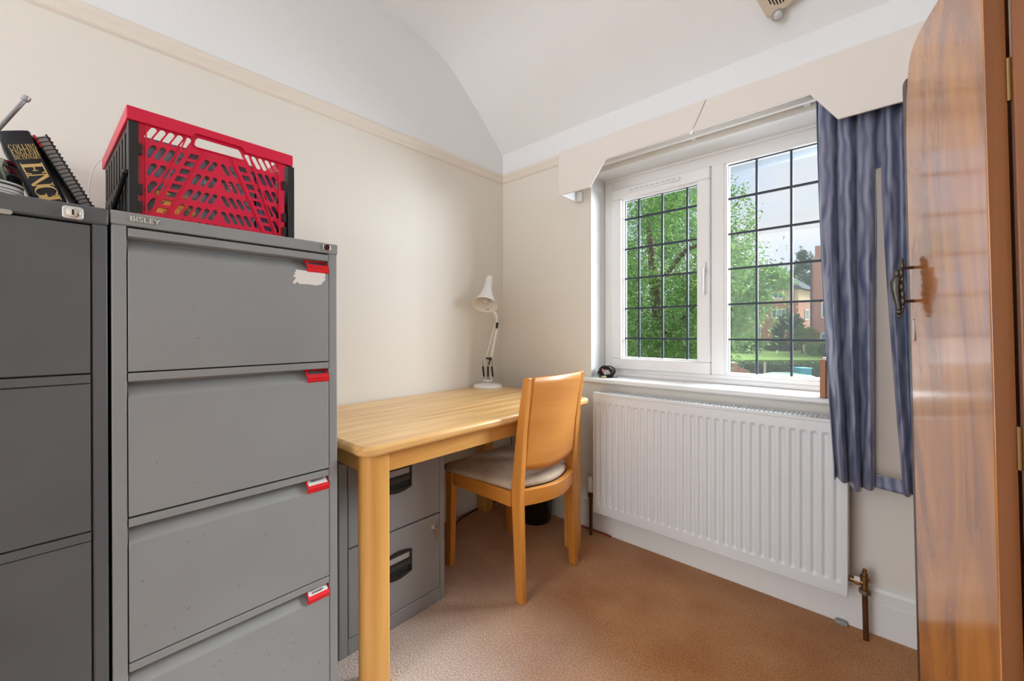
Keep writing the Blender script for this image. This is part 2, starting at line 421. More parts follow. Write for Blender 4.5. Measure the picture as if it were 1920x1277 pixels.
ZB = [1.035, 1.200, 1.366, 1.530, 1.696]
leaded(.779, 1.181, .928, 1.800, [wy(x, .165) for x in (.870, .998, 1.124)], ZB, .168, cs)
leaded(1.304, 1.785, .876, 1.858, [wy(x, .165) for x in (1.427, 1.557, 1.687)], ZB, .168, win)
hd = MB().box(1.202, 1.222, .116, .129, 1.345, 1.405).build('handle_plate', M_upvc, cs, bevel=.004)
MB().tube([(1.212, .118, 1.375), (1.212, .098, 1.375), (1.213, .090, 1.368), (1.213, .090, 1.27), (1.212, .094, 1.245)], [.008, .0085, .009, .0075, .006], 10).build('handle_lever', M_upvc, hd)
MB().lathe([(.005, 0), (.005, .006), (.0, .006)], (1.212, .100, 1.376), (0, -1, 0), 12).build('handle_lock', M_steel, hd)
vt = MB().prism(rrect(.822, 1.098, 1.826, 1.846, .008), 'y', .112, .129).build('trickle_vent', M_upvc, cs, bevel=.003)
vs = MB()
for k in range(9): vs.box(.838 + k * .028, .858 + k * .028, .1105, .1125, 1.834, 1.837)
vs.build('vent_slots', M_steel, vt, smooth=0)

# own roof's eaves outside the window
ev = MB().box(-1.2, 3.2, .30, .78, 2.05, 2.075)
struct(ev.build('trim_7', mat('soffit_paint', (.62, .62, .60), .7), smooth=0), 'pale boarded eaves soffit outside above the window', 'eaves')
gt = MB().prism([(.70 + .055 * math.cos(a), 2.05 + .055 * math.sin(a)) for a in np.linspace(PI, 2 * PI, 9)], 'x', -1.2, 3.2)
struct(gt.build('trim_8', mat('grey_gutter', (.20, .23, .27), .5), smooth=60), 'grey gutter along the eaves outside', 'gutter')

# pelmet ---------------------------------------------------------------
pel = thing('pelmet', 'off white painted pelmet board with cut corners above the window', 'pelmet', (1.25, -.09, 1.79))
PY0, PY1, PT = -.182, -.170, 2.020
zl, zu = 1.792, 1.906
MB().prism([(.578, zl), (.766, zl), (.852, zu), (1.238, zu), (1.249, zu - .006), (1.262, zu + .012), (1.312, PT), (.578, PT)], 'y', PY0, PY1).build('pelmet_board', M_pel, pel, bevel=.002)
MB().prism([(1.2635, zu + .012), (1.262, zu), (1.657, zu), (1.734, zl), (1.98, zl), (1.98, PT), (1.3135, PT)], 'y', PY0 + .003, PY1).build('pelmet_board', M_pel, pel, bevel=.002)
MB().box(.578, 1.98, PY1, -.004, PT - .014, PT).build('pelmet_top', M_pel, pel)
for xe in (.578, 1.968): MB().box(xe, xe + .012, PY1, -.001, zl, PT - .014).build('end_return', M_white, pel, bevel=.001)
MB().box(.590, .616, -.032, -.001, zl + .002, zl + .05).build('fixing_bracket', M_white, pel, bevel=.002)
tr = thing('curtain_track', 'white curtain track fixed to the wall under the pelmet', 'curtain track', (1.25, -.05, 1.945))
MB().prism(rrect(-.062, -.036, 1.938, 1.962, .008), 'x', .63, 1.96).build('rail', M_white, tr, smooth=60)
for x in (.7, 1.2, 1.62): MB().box(x, x + .02, -.040, 0, 1.945, 1.957).build('bracket', M_white, tr)


# curtain --------------------------------------------------------------
cur = thing('curtain', 'blue grey moire curtain drawn to the right of the window', 'curtain', (1.80, -.11, .56))


def lerp(a, b, t): return a + (b - a) * t


def cur_y(v): return lerp(-.098, -.155, min(1, v / .72) ** 1.2)


def pleat(phase, n, amp):
    def fn(u, v):
        a = lerp(.55, 1.0, v) * amp
        xl = lerp(1.660, 1.722, v ** 1.5); xr = lerp(1.835, 1.830, v)
        x = lerp(xl, xr, u) + .006 * math.sin(2 * PI * (n * u + phase) + 1.2 + v)
        y = cur_y(v) + a * (math.sin(2 * PI * (n * u + phase + .06 * math.sin(5 * v))) + .25 * math.sin(4 * PI * n * u + 3 * v))
        if v > .93: y += .004 * math.sin(18 * u)
        return (x, y, lerp(1.99, .553, v) + .012 * (v > .5) * math.sin(7 * u + .5) * v)
    return fn


MB().grid(pleat(.1, 3.2, .024), 120, 60).build('face_fabric', M_moire, cur, smooth=180, solid=.003)


def bedge(v):  # left edge of the right-hand pleats
    return lerp(1.834, 1.889, max(0, (v - .30) / .70) ** 1.4)


def right(u, v):
    x = lerp(bedge(v), 1.945, u)
    y = cur_y(v) - .004 + lerp(.7, 1, v) * .020 * math.sin(2 * PI * (2.0 * u + .25))
    return (x, y, lerp(1.99, .556, v))


MB().grid(right, 50, 50).build('face_fabric', M_moire, cur, smooth=180, solid=.003)
M_lin = mat('beige_curtain_lining', (.62, .56, .50), .8, trans=.15)


def lin(z0, z1, dy):
    def fn(u, v):
        z = lerp(z1, z0, v); vv = (1.99 - z) / 1.434
        x = lerp(1.815, bedge(vv) + .012, u)
        return (x, cur_y(vv) + .018 * (1 - u) + dy + .004 * math.sin(3 * u + 2 * v), z)
    return fn


ln = MB().grid(lin(.600, 1.62, 0), 14, 30).build('lining', M_lin, cur, smooth=180, solid=.002)
ln['label'] = 'beige lining showing between the blue pleats'
MB().grid(lin(.556, .603, -.002), 14, 6).build('hem', M_moire, ln, smooth=180, solid=.003)

# radiator -------------------------------------------------------------
rad = thing('radiator', 'white ribbed panel radiator under the window', 'radiator', (1.25, -.08, .148))
X0, X1, Z0, Z1, YF = .746, 1.757, .148, .760, -.120
NR = 30; per = (X1 - X0 - .03) / NR
zs = [Z0 + .012, Z0 + .040] + list(np.linspace(Z0 + .044, Z0 + .058, 7)) + [.45] + list(np.linspace(Z1 - .062, Z1 - .048, 7)) + [Z1 - .044, Z1 - .012]
prof = [0, 0, 0, .0, .35, .8, 1, 1, 1, .8, .35, 0]
xs = [X0 + .004] + [X0 + .015 + (k + i / 12) * per for k in range(NR) for i in range(12)] + [X1 - .015, X1 - .004]
dep = [0] + prof * NR + [0, 0]


def zmask(z):
    e = min(z - (Z0 + .044), (Z1 - .048) - z)
    return max(0., min(1., e / .010)) if e > 0 else 0


b = MB(); vs = [(x, YF + .007 * d * zmask(z), z) for z in zs for x, d in zip(xs, dep)]; n = len(xs)
b.add(vs, [(j * n + i, j * n + i + 1, (j + 1) * n + i + 1, (j + 1) * n + i) for j in range(len(zs) - 1) for i in range(n - 1)])
b.build('front_panel', M_rad, rad, smooth=50)
b = MB().box(X0, X1, YF + .001, YF + .016, Z0, Z0 + .012).box(X0, X1, YF - .001, YF + .016, Z1 - .012, Z1).box(X0, X0 + .005, YF - .001, YF + .016, Z0, Z1).box(X1 - .005, X1, YF - .001, YF + .016, Z0, Z1)
b.build('panel_rim', M_rad, rad, bevel=.002)
MB().box(X0 + .01, X1 - .01, YF + .012, YF + .016, Z0 + .01, Z1 - .02).box(X0 + .012, X1 - .012, -.042, -.03, Z0, Z1 - .02).build('back_panel', M_rad, rad)
for xe in (X0, X1 - .004): MB().box(xe, xe + .004, YF + .016, -.028, Z0 + .01, Z1).build('side_panel', M_rad, rad, bevel=.001)
holes = []
ng = 64
for k in range(ng):
    xa = X0 + .014 + k * (X1 - X0 - .028) / ng
    for ya, yb in ((.010, .034), (.046, .070)): holes.append([(xa, ya), (xa + .010, ya), (xa + .010, yb), (xa, yb)])
me = flat([[(X0, 0), (X1, 0), (X1, .092), (X0, .092)]] + holes, .002, Matrix.Translation((0, YF, Z1 + .001)))
finish(shift(me, rad), 'top_grille', M_rad, rad, smooth=0)
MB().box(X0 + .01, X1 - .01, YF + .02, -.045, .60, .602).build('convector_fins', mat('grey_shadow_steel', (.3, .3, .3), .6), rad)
# right lockshield valve on copper pipe
vx = 1.800
vv = MB().lathe([(.011, 0), (.011, .03), (.014, .032), (.014, .045), (.009, .047), (.009, .058), (.006, .060), (.006, .070), (.0, .071)], (vx, -.072, .175), n=14)
vv.tube([(1.757, -.072, .197), (vx, -.072, .197)], .010, 12)
vb = vv.build('valve_body', M_brass, rad)
MB().lathe([(.0165, 0), (.0165, .016)], (1.772, -.072, .197), (1, 0, 0), 6).build('union_nut', M_chrome, vb)
MB().lathe([(.017, 0), (.017, .014)], (vx, -.072, .160), (0, 0, 1), 6).build('compression_nut', mat('grey_brass', (.30, .27, .22), .45, metal=1), vb)
MB().tube([(vx, -.072, .162), (vx + .004, -.072, -.005)], .0085, 12).build('pipe', M_copper, rad)
# left thermostatic valve
lx = .704
vb = MB().lathe([(.010, .0), (.010, .03), (.014, .035), (.014, .060), (.011, .062)], (lx, -.072, .165), n=14).tube([(.746, -.072, .205), (lx, -.072, .205)], .009, 12).build('valve_body', M_copper, rad)
MB().lathe([(.0, 0), (.017, .0), (.019, .01), (.019, .055), (.017, .062), (.012, .075), (0, .078)], (lx, -.072, .228), n=18).build('thermostat_head', M_white, vb)
MB().tube([(lx, -.072, .17), (lx, -.072, -.005)], .0085, 12).build('pipe', mat('dark_pipe', (.05, .032, .022), .5), rad)


# ------------------------------------------------------------------ filing cabinets
def cab_y(p): return p


def cabinet_grey():
    y0, y1, xf, xb = -1.882, -1.421, .700, .078
    t = thing('filing_cabinet', 'light grey four drawer steel filing cabinet under the red crate', 'filing cabinet', (.39, (y0 + y1) / 2, 0))
    b = MB().box(xb, xf - .03, y0 + .002, y1 - .003, 0, 1.293).box(xf - .03, xf - .001, y0 + .001, y0 + .024, 0, 1.293).box(xf - .03, xf - .001, y1 - .025, y1 - .002, 0, 1.293)
    b.build('body', M_grey, t, bevel=.0025)
    tp = MB().box(xb, xf + .001, y0, y1, 1.293, 1.321).build('top', M_grey, t, bevel=.003)
    me = text('BISLEY', .0135, .003, frame((xf + .002, -1.830, 1.3075), (0, 1, 0), (0, 0, 1)), sx=1.25, bold=.0003)
    finish(shift(me, tp), 'nameplate_letters', M_chrome, tp, smooth=0)
    lk = MB().prism(rrect(-1.463, -1.443, 1.300, 1.318, .003), 'x', xf, xf + .004).build('lock', M_chrome, tp, bevel=.0008)
    MB().lathe([(.0075, 0), (.0075, .003), (.006, .0035), (.006, .002), (0, .002)], (xf + .004, -1.453, 1.309), (1, 0, 0), 16).box(xf + .005, xf + .008, -1.4540, -1.4520, 1.305, 1.313).build('keyhole', mat('dark_bronze', (.10, .05, .045), .35, metal=.8), lk)
    MB().box(xf - .034, xf - .031, y0 + .02, y1 - .02, .04, 1.29).build('inner_shadow_gap', M_gap, t)
    ya, yb = y0 + .0255, y1 - .0265
    ztops = [1.2885, .990, .690, .391]
    for i, zt in enumerate(ztops):
        zb = zt - .2955
        pr = [(xf - .03, zt), (xf, zt), (xf, zt - .0165), (xf - .004, zt - .018), (xf - .026, zt - .021), (xf - .028, zt - .024), (xf - .001, zt - .050), (xf, zt - .054), (xf, zb), (xf - .03, zb)]
        d = MB().prism(pr, 'y', ya, yb).build('drawer', M_grey, t, bevel=.0012)
        # label holder at the right end of the grip
        hy0, hy1 = yb - .060, yb - .001
        sl = Vector((.027, 0, -.026)).normalized()
        org = (xf - .0255, hy0, zt - .0205)
        Mx = frame((xf - .0225, hy0, zt - .021), (0, 1, 0), -sl)
        w_, h_ = hy1 - hy0, .034
        fl = flat([[(0, 0), (w_, 0), (w_, -h_), (.004, -h_)], [(.007, -.007), (.007, -.021), (w_ - .005, -.021), (w_ - .005, -.007)]], .003, Mx)
        fl.transform(Matrix.Translation((.0035, 0, .0035)))
        hl = finish(shift(fl, d), 'label_holder', M_red, d, smooth=0); hl['label'] = 'red plastic label holder'
        lip = MB().prism([(xf - .003, zt - .056), (xf + .004, zt - .049), (xf + .004, zt - .042), (xf - .002, zt - .043)], 'y', hy0 + .003, hy1).build('holder_lip', M_red, hl)
        cm = flat([[(.006, -.003), (w_ - .003, -.003), (w_ - .003, -.024), (.006, -.024)]], .001, Mx)
        cm.transform(Matrix.Translation((.0048 if i > 1 else .001, 0, .0048 if i > 1 else .001)))
        cc = finish(shift(cm, d), 'label_card', M_card if i > 1 else M_dgrey, hl, smooth=0)
        if i > 1:
            for txt, oy, sz in ([('FRENCH', -.0125, .0085)] if i == 2 else [('GERMAN/', -.0085, .0088), ('SPANISH', -.0185, .0078)]):
                tm = text(txt, sz, .0006, Mx @ Matrix.Translation((w_ * .5, oy, 0)) @ Matrix.Rotation(.03, 4, 'Z'), shear=.25)
                tm.transform(Matrix.Translation((.0062, 0, .0062)))
                finish(shift(tm, d), 'handwriting', M_ink, hl, smooth=0)
        if i == 0:
            pts = [(-1.540, 1.222), (-1.534, 1.227), (-1.537, 1.231), (-1.532, 1.234), (-1.534, 1.239), (-1.515, 1.238), (-1.49, 1.2385), (-1.458, 1.237), (-1.455, 1.231), (-1.458, 1.226), (-1.456, 1.219), (-1.461, 1.213), (-1.464, 1.211), (-1.466, 1.205), (-1.474, 1.203), (-1.478, 1.201), (-1.50, 1.2025), (-1.524, 1.2015), (-1.530, 1.207), (-1.535, 1.201), (-1.541, 1.203), (-1.537, 1.211), (-1.532, 1.216)]
            MB().prism(pts, 'x', xf + .0001, xf + .0006).build('torn_paper_label', M_card, d, smooth=0)
        sc = MB()
        rr = random.Random(i + 3)
        for k in range((3, 2, 14, 26)[i]):
            yy, zz = rr.uniform(ya + .02, yb - .02), rr.uniform(zb + .02, zt - .07); L, a = rr.uniform(.002, .007), rr.uniform(-.6, 1.2)
            c, s_ = math.cos(a), math.sin(a); hw = .0005
            sc.prism([(yy - L * c / 2 + hw * s_, zz - L * s_ / 2 - hw * c), (yy + L * c / 2 + hw * s_, zz + L * s_ / 2 - hw * c), (yy + L * c / 2 - hw * s_, zz + L * s_ / 2 + hw * c), (yy - L * c / 2 - hw * s_, zz - L * s_ / 2 + hw * c)], 'x', xf + .0001, xf + .0004)
        sc.build('paint_chips', M_dgrey, d, smooth=0)['kind'] = 'stuff'


cabinet_grey()


def cabinet_dark():
    y0, y1, xf, xb = -2.345, -1.884, .700, .078
    t = thing('filing_cabinet', 'dark grey steel filing cabinet at the left edge beside the light grey one', 'filing cabinet', (.39, (y0 + y1) / 2, 0))
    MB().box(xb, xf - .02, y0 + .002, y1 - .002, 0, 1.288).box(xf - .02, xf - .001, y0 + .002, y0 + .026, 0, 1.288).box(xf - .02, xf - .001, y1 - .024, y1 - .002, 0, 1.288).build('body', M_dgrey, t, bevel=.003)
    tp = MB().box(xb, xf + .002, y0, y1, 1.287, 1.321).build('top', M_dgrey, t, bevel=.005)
    lk = MB().prism(rrect(-1.947, -1.919, 1.290, 1.314, .005), 'x', xf + .002, xf + .006).build('lock', mat('brushed_silver', (.72, .72, .71), .3, metal=.7), tp, bevel=.0015)
    MB().lathe([(.0095, 0), (.0095, .003), (.008, .004), (0, .004)], (xf + .006, -1.933, 1.302), (1, 0, 0), 20).build('lock_cylinder', M_chrome, lk)
    MB().box(xf + .0099, xf + .0105, -1.9345, -1.9315, 1.297, 1.307).build('keyhole', M_gap, lk)
    MB().prism(rrect(-2.11, -2.006, 1.2825, 1.291, .004), 'x', xf + .002, xf + .005).build('maker_badge', M_steel, tp)
    MB().box(xf - .024, xf - .021, y0 + .02, y1 - .02, .04, 1.288).build('inner_shadow_gap', M_gap, t)
    ya, yb = y0 + .028, y1 - .0265
    for zt, zb in ((1.283, .995), (.992, .687), (.684, .379), (.376, .071)):
        pr = [(xf - .02, zt), (xf + .001, zt), (xf + .001, zt - .016), (xf - .004, zt - .017), (xf - .004, zt - .0175), (xf, zt - .0185), (xf, zb), (xf - .02, zb)] if zt < 1.2 else [(xf - .02, zt), (xf, zt), (xf, zb), (xf - .02, zb)]
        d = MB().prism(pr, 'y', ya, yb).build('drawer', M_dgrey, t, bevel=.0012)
        MB().prism(rrect((ya + yb) / 2 - .07, (ya + yb) / 2 + .07, (zt + zb) / 2 + .01, (zt + zb) / 2 + .04, .006), 'x', xf, xf + .012).build('drawer_handle', M_steel, d, bevel=.003)


cabinet_dark()


def cabinet_low():
    y0, y1, xf, xb = -1.344, -.910, .535, .125
    t = thing('filing_cabinet', 'low warm grey two drawer filing cabinet under the desk', 'filing cabinet', (.33, (y0 + y1) / 2, 0))
    MB().box(xb, xf - .02, y0, y1, 0, .640).box(xf - .02, xf, y0, y0 + .030, .0, .640).box(xf - .02, xf, y1 - .0235, y1, .0, .640).box(xf - .02, xf, y0 + .03, y1 - .0235, 0, .052).build('body', M_sgrey, t, bevel=.003)
    MB().box(xf - .0225, xf - .0205, y0 + .02, y1 - .02, .03, .63).build('inner_shadow_gap', M_gap, t)
    ya, yb = y0 + .032, y1 - .0255; ym = (ya + yb) / 2
    for zt, zb, hz in ((.636, .355, .537), (.349, .055, .222)):
        d = MB().box(xf - .019, xf, ya, yb, zb, zt).build('drawer', M_sgrey, t, bevel=.002)
        hw = .056

        def bowed(w_, h_, e, n=8):
            return [(ym - w_ + 2 * w_ * k / n, hz - h_ - e * math.sin(PI * k / n)) for k in range(n + 1)] + [(ym + w_ - 2 * w_ * k / n, hz + h_ + e * math.sin(PI * k / n)) for k in range(n + 1)]
        me = flat([bowed(hw, .040, .011), [(ym - hw + .008, hz + .010), (ym + hw - .008, hz + .010), (ym + hw - .008, hz + .034), (ym - hw + .008, hz + .034)], [(ym - hw + .008, hz - .034), (ym + hw - .008, hz - .034), (ym + hw - .008, hz + .002), (ym - hw + .008, hz + .002)]], .005, frame((xf + .0025, 0, 0), (0, 1, 0), (0, 0, 1)))
        h = finish(shift(me, d), 'drawer_handle', M_black, d, smooth=0)
        MB().box(xf + .0001, xf + .001, ym - hw + .006, ym + hw - .006, hz + .012, hz + .033).build('label_window', mat('grey_label', (.36, .35, .345), .3), h)
        MB().box(xf + .0001, xf + .0008, ym - hw + .006, ym + hw - .006, hz - .035, hz + .003).build('grip_recess', M_gap, h)
        MB().prism([(xf + .0005, hz + .004), (xf + .006, hz + .003), (xf + .003, hz - .014), (xf + .0005, hz - .016)], 'y', ym - hw + .008, ym + hw - .008).build('grip_flap', mat('charcoal_plastic', (.035, .034, .033), .45), h)
    lk = MB().prism(rrect(-.977, -.957, .294, .316, .004), 'x', xf, xf + .004).build('lock', M_chrome, d, bevel=.001)
    k = MB().box(xf + .004, xf + .014, -.968, -.9665, .297, .309).box(xf + .012, xf + .0135, -.965, -.950, .286, .304).tube([(xf + .013, -.958, .302), (xf + .016, -.957, .297), (xf + .013, -.956, .29)], .001, 6, closed=True)
    k.build('key', M_steel, lk, bevel=.0004)
    MB().box(xf + .010, xf + .0115, -.962, -.951, .268, .288).box(xf + .010, xf + .0115, -.958, -.955, .252, .268).build('spare_key', mat('brass_key', (.5, .42, .28), .3, metal=1), lk)


cabinet_low()

# ------------------------------------------------------------------ desk
DZ = .740
desk = thing('desk', 'pale birch desk with rounded corners standing against the left wall', 'desk', (.38, -.76, 0))
tp = [(x, y) for x, y in rrect(.006, .757, -1.372, -.150, .045, 6, rs=(.045, .045, .02, .02))]
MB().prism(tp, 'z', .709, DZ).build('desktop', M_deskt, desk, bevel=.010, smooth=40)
for (xa, xb, ya, yb), rs in ((((.664, .736, -1.348, -1.276)), (.038, .01, .006, .01)), ((.664, .746, -.262, -.190), (.01, .038, .01, .006)), ((.030, .100, -1.348, -1.276), (.01, .006, .01, .03)), ((.030, .100, -.262, -.190), (.006, .01, .03, .01))):
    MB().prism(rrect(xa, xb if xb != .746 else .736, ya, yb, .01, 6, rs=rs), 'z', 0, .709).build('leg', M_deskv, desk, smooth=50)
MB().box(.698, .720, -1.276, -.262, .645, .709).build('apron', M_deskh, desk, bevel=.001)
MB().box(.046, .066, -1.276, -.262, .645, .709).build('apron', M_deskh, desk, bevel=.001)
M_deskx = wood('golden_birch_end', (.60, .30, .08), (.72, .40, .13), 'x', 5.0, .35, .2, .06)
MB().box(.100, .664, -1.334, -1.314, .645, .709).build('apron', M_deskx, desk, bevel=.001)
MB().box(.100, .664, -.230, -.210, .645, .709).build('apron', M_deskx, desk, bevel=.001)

# ------------------------------------------------------------------ chair
ch = thing('desk_chair', 'orange beech chair with curved plywood back and beige seat at the desk', 'chair', (.60, -.55, 0))


def leg_loft(pts, ww, dd):
    """pts: (x, y, z) up the leg, ww widths along y, dd depths along x"""
    return MB().loft([[(x - d / 2, y - w_ / 2, z), (x + d / 2, y - w_ / 2, z), (x + d / 2, y + w_ / 2, z), (x - d / 2, y + w_ / 2, z)] for (x, y, z), w_, d in zip(pts, ww, dd)])


for yf, ys, yt in ((-.728, -.726, -.728), (-.358, -.356, -.352)):
    leg_loft([(.786, yf, 0), (.774, ys, .25), (.768, ys, .40), (.770, ys, .47), (.790, (ys + yt) / 2, .68), (.822, yt, .893)], [.028, .030, .032, .031, .029, .026], [.036, .042, .046, .046, .036, .028]).build('back_leg', M_chair, ch, bevel=.004, smooth=40)
for yf, yt in ((-.748, -.740), (-.338, -.346)):
    leg_loft([(.372, yf, 0), (.372, yt, .38), (.372, yt, .436)], [.028, .036, .036], [.030, .044, .044]).build('front_leg', M_chair, ch, bevel=.004, smooth=40)
# seat rails
MB().box(.394, .748, -.752, -.730, .376, .436).build('side_rail', M_chairh, ch, bevel=.002)
MB().box(.394, .748, -.356, -.334, .376, .436).build('side_rail', M_chairh, ch, bevel=.002)
MB().box(.362, .384, -.722, -.364, .376, .436).build('front_rail', M_chairh, ch, bevel=.002)


def arc(x0, bow, ya, yb, n=14): return [(x0 + bow * math.sin(PI * k / n), lerp(ya, yb, k / n)) for k in range(n + 1)]


o = arc(.790, .046, -.712, -.372); i_ = arc(.766, .046, -.712, -.372)
MB().prism(o + i_[::-1], 'z', .378, .440).build('rear_rail', M_chairh, ch, bevel=.002, smooth=50)
# upholstered seat
outl = [(.335, -.752), (.345, -.768), (.45, -.764), (.60, -.752), (.740, -.742), (.748, -.704)] + [(x - .028, y) for x, y in arc(.790, .046, -.70, -.384)] + [(.748, -.378), (.740, -.340), (.60, -.330), (.45, -.322), (.345, -.318), (.335, -.334)]
cx, cy = .56, -.543
seat = MB()
rings = []
for k, (sc, z) in enumerate(((.97, .437), (1.0, .443), (1.0, .452), (.985, .459), (.93, .466), (.75, .471), (.45, .474), (.12, .475))):
    rings.append([(cx + (x - cx) * sc, cy + (y - cy) * sc, z) for x, y in outl])
seat.loft(rings).build('seat', M_seat, ch, smooth=60)
# plywood back, bowed towards the rear
b = MB()


def backrest(u, v):
    z = lerp(.522 - .018 * math.sin(PI * u), .892, v); y = lerp(-.712, -.366, u)
    xl = np.interp(z, [.47, .68, .893], [.778, .797, .829])
    return (float(xl) + .020 * math.sin(PI * u), y, z)


b.grid(backrest, 24, 14).build('backrest', M_chairh, ch, smooth=180, solid=.014)

# ------------------------------------------------------------------ desk lamp
LX, LY = .097, -.237
lp = thing('desk_lamp', 'white balanced arm desk lamp in the corner of the desk', 'lamp', (LX, LY, DZ))
D0 = float((np.array([LX, LY, .9]) - CAM) @ F_)


def lpt(px, py, dd=0.0): return tuple(at(px, py, D0 + dd))


MB().lathe([(.0, 0), (.086, 0), (.088, .004), (.088, .010), (.080, .017), (.055, .023), (.022, .026), (0, .026)], (LX, LY, DZ), n=48).build('base', M_lamp, lp, smooth=50)
yk = MB()
for px0, px1 in ((907, 910), (921, 918)): yk.tube([lpt(px0 + 1.5, 714), lpt(px0, 690), lpt(px1, 671)], .0048, 8)
yk.tube([lpt(906, 714), lpt(922, 714)], .004, 8).tube([lpt(914, 716), lpt(914, 712)], .008, 10)
yk.build('yoke', M_lamp, lp)
for xa, xb in ((905.5, 907.5), (915, 915), (922, 924)):
    s_ = MB().tube([lpt(xa, 687, -.008), lpt(xb, 706, -.008)], .0058, 10).tube([lpt(xa + .8, 676, -.008), lpt(xa, 687, -.008)], .0014, 6).tube([lpt(xb, 706, -.008), lpt(xb, 711, -.008)], .0016, 6)
    s_.build('spring', M_black, lp)
MB().tube([lpt(911, 672, -.01), lpt(921, 672, -.01)], .0055, 10).tube([lpt(919, 676, -.012), lpt(917, 684, -.012)], .004, 8).ball(lpt(919, 673, -.012), .011, 8).build('elbow_joint', M_black, lp)
ar = MB().tube([lpt(912, 669), lpt(929, 606)], .0036, 8).tube([lpt(921.5, 670, .01), lpt(933, 609, .01)], .0085, 10)
ar.build('arm', M_lamp, lp)
MB().tube([lpt(932.5, 605, -.004), lpt(931.5, 616, -.004)], [.0075, .006], 8).build('shade_joint', M_black, lp)
MB().tube([lpt(932, 605), lpt(931, 592), lpt(924, 582)], [.005, .008, .010], 10).build('shade_bracket', M_lamp, lp)
apex = Vector(lpt(918.5, 519, .048)); mouth = Vector(lpt(909, 572, -.062)); axv = (mouth - apex); Ls = axv.length; axv.normalize()
pf = [(.006, .0), (.016, .002), (.0205, .010), (.0215, .022), (.0225, .30 * Ls), (.027, .45 * Ls), (.036, .62 * Ls), (.050, .80 * Ls), (.066, .93 * Ls), (.0765, Ls)]
inner = [(r - .0022, h) for r, h in pf[::-1][:-2]]
sh = MB().lathe(pf + inner, apex, axv, 40, cap=False).build('lamp_shade', M_lamp, lp, smooth=60)
MB().lathe([(.012, .42 * Ls), (.012, .60 * Ls), (.009, .62 * Ls)], apex, axv, 14).build('bulb_holder', M_steel, sh)
MB().lathe([(.008, .60 * Ls), (.013, .66 * Ls), (.020, .76 * Ls), (.021, .82 * Ls), (.015, .89 * Ls), (.0, .91 * Ls)], apex, axv, 20).build('bulb', mat('clear_bulb', (.75, .72, .68), .1), sh)
dn = Vector((0, 0, -1)); dn = (dn - axv * dn.dot(axv)).normalized(); sdv = axv.cross(dn)
pc = mouth - axv * .016 + dn * .0640
MB().add([tuple(pc + sdv * a_ + axv * b2_ + dn * c_) for c_ in (0, -.0012) for a_, b2_ in ((-.010, -.004), (.010, -.004), (.010, .004), (-.010, .004))], [(0, 1, 2, 3), (7, 6, 5, 4), (0, 4, 5, 1), (1, 5, 6, 2), (2, 6, 7, 3), (3, 7, 4, 0)]).build('rating_sticker', M_dgrey, sh, smooth=0)
# lamp flex, running behind the desk down to the skirting
tag(MB().tube([(.02, -.10, .70), (.03, -.10, .62), (.05, -.07, .50), (.10, -.03, .42), (.10, -.028, .30)], .0025, 6).build('hanging_flex', M_cable), 'black lamp flex hanging below the desk in the corner', 'cable')

# ------------------------------------------------------------------ small things on the floor
bn = thing('waste_bin', 'black plastic waste bin under the desk in the corner', 'waste bin', (.368, -.125, 0))
MB().lathe([(.0, .0), (.086, 0), (.089, .004), (.108, .262), (.113, .265), (.113, .272), (.105, .272), (.086, .01), (0, .008)], (.368, -.125, 0), n=48).build('bucket', mat('glossy_black_plastic', (.006, .006, .007), .3), bn, smooth=50)
tag(MB().tube([(.30, -.70, .004), (.16, -.55, .004), (.075, -.46, .004), (.055, -.40, .005), (.038, -.30, .004), (.028, -.22, .005), (.03, -.15, .004), (.05, -.06, .004)], .0035, 8).build('power_cable', M_cable), 'black power cable lying on the carpet along the left skirting', 'cable')
tag(MB().tube([(.62, -.028, .005), (.70, -.030, .006), (.76, -.029, .006), (.80, -.031, .005)], .004, 8).build('red_cable', mat('red_cable_rubber', (.35, .01, .02), .5)), 'short red cable along the skirting behind the desk leg', 'cable')
tag(MB().prism([(1.715, 0), (1.752, 0), (1.752, .010), (1.747, .014), (1.722, .014), (1.715, .010)], 'y', -.040, -.020).build('cable_clip', mat('grey_rubber', (.33, .33, .33), .6), bevel=.003), 'small grey plastic block on the carpet by the skirting', 'clip')

# ------------------------------------------------------------------ sill things
cc = thing('cable_bundle', 'coiled black audio cable with coloured plugs on the sill corner', 'cable', (.735, .045, .826))
b = MB(); r9 = random.Random(4)
for k in range(15):
    R1, R2 = r9.uniform(.032, .054), r9.uniform(.018, .035); ph = r9.uniform(0, 6); tl = r9.uniform(-.5, .5); cz = .826 + r9.uniform(.024, .030)
    pts = []
    for j in range(28):
        a = 2 * PI * j / 28
        x = .734 + R1 * math.cos(a); zz = cz + (R2 * .95) * math.sin(a + .2 * math.sin(ph)); y = .045 + .016 * math.sin(a + ph) + .010 * (k / 7.5 - 1)
        pts.append((x, y, max(.829, zz)))
    b.tube(pts, .0028, 6, closed=True)
b.tube([(.70, .03, .829), (.71, .01, .829), (.735, .0, .829), (.765, .012, .829), (.785, .03, .829), (.795, .05, .829)], .0028, 6)
b.tube([(.77, .04, .85), (.785, .03, .852), (.795, .025, .853)], .0024, 6)
b.build('cable', M_cable, cc)
MB().tube([(.724, .018, .870), (.729, .014, .862), (.734, .010, .850)], [.004, .0045, .003], 8).build('pink_plug', mat('pink_plastic', (.75, .18, .30), .4), cc)
MB().tube([(.741, -.006, .832), (.756, -.004, .832)], [.0050, .0055], 10).build('yellow_plug', mat('yellow_plastic', (.75, .70, .25), .4), cc)
MB().tube([(.731, -.007, .832), (.741, -.006, .832)], .004, 10).build('plug_tip', M_chrome, cc)
bx = thing('wooden_box', 'open orange brown wooden box on the sill partly behind the curtain', 'box', (1.71, -.02, .824))
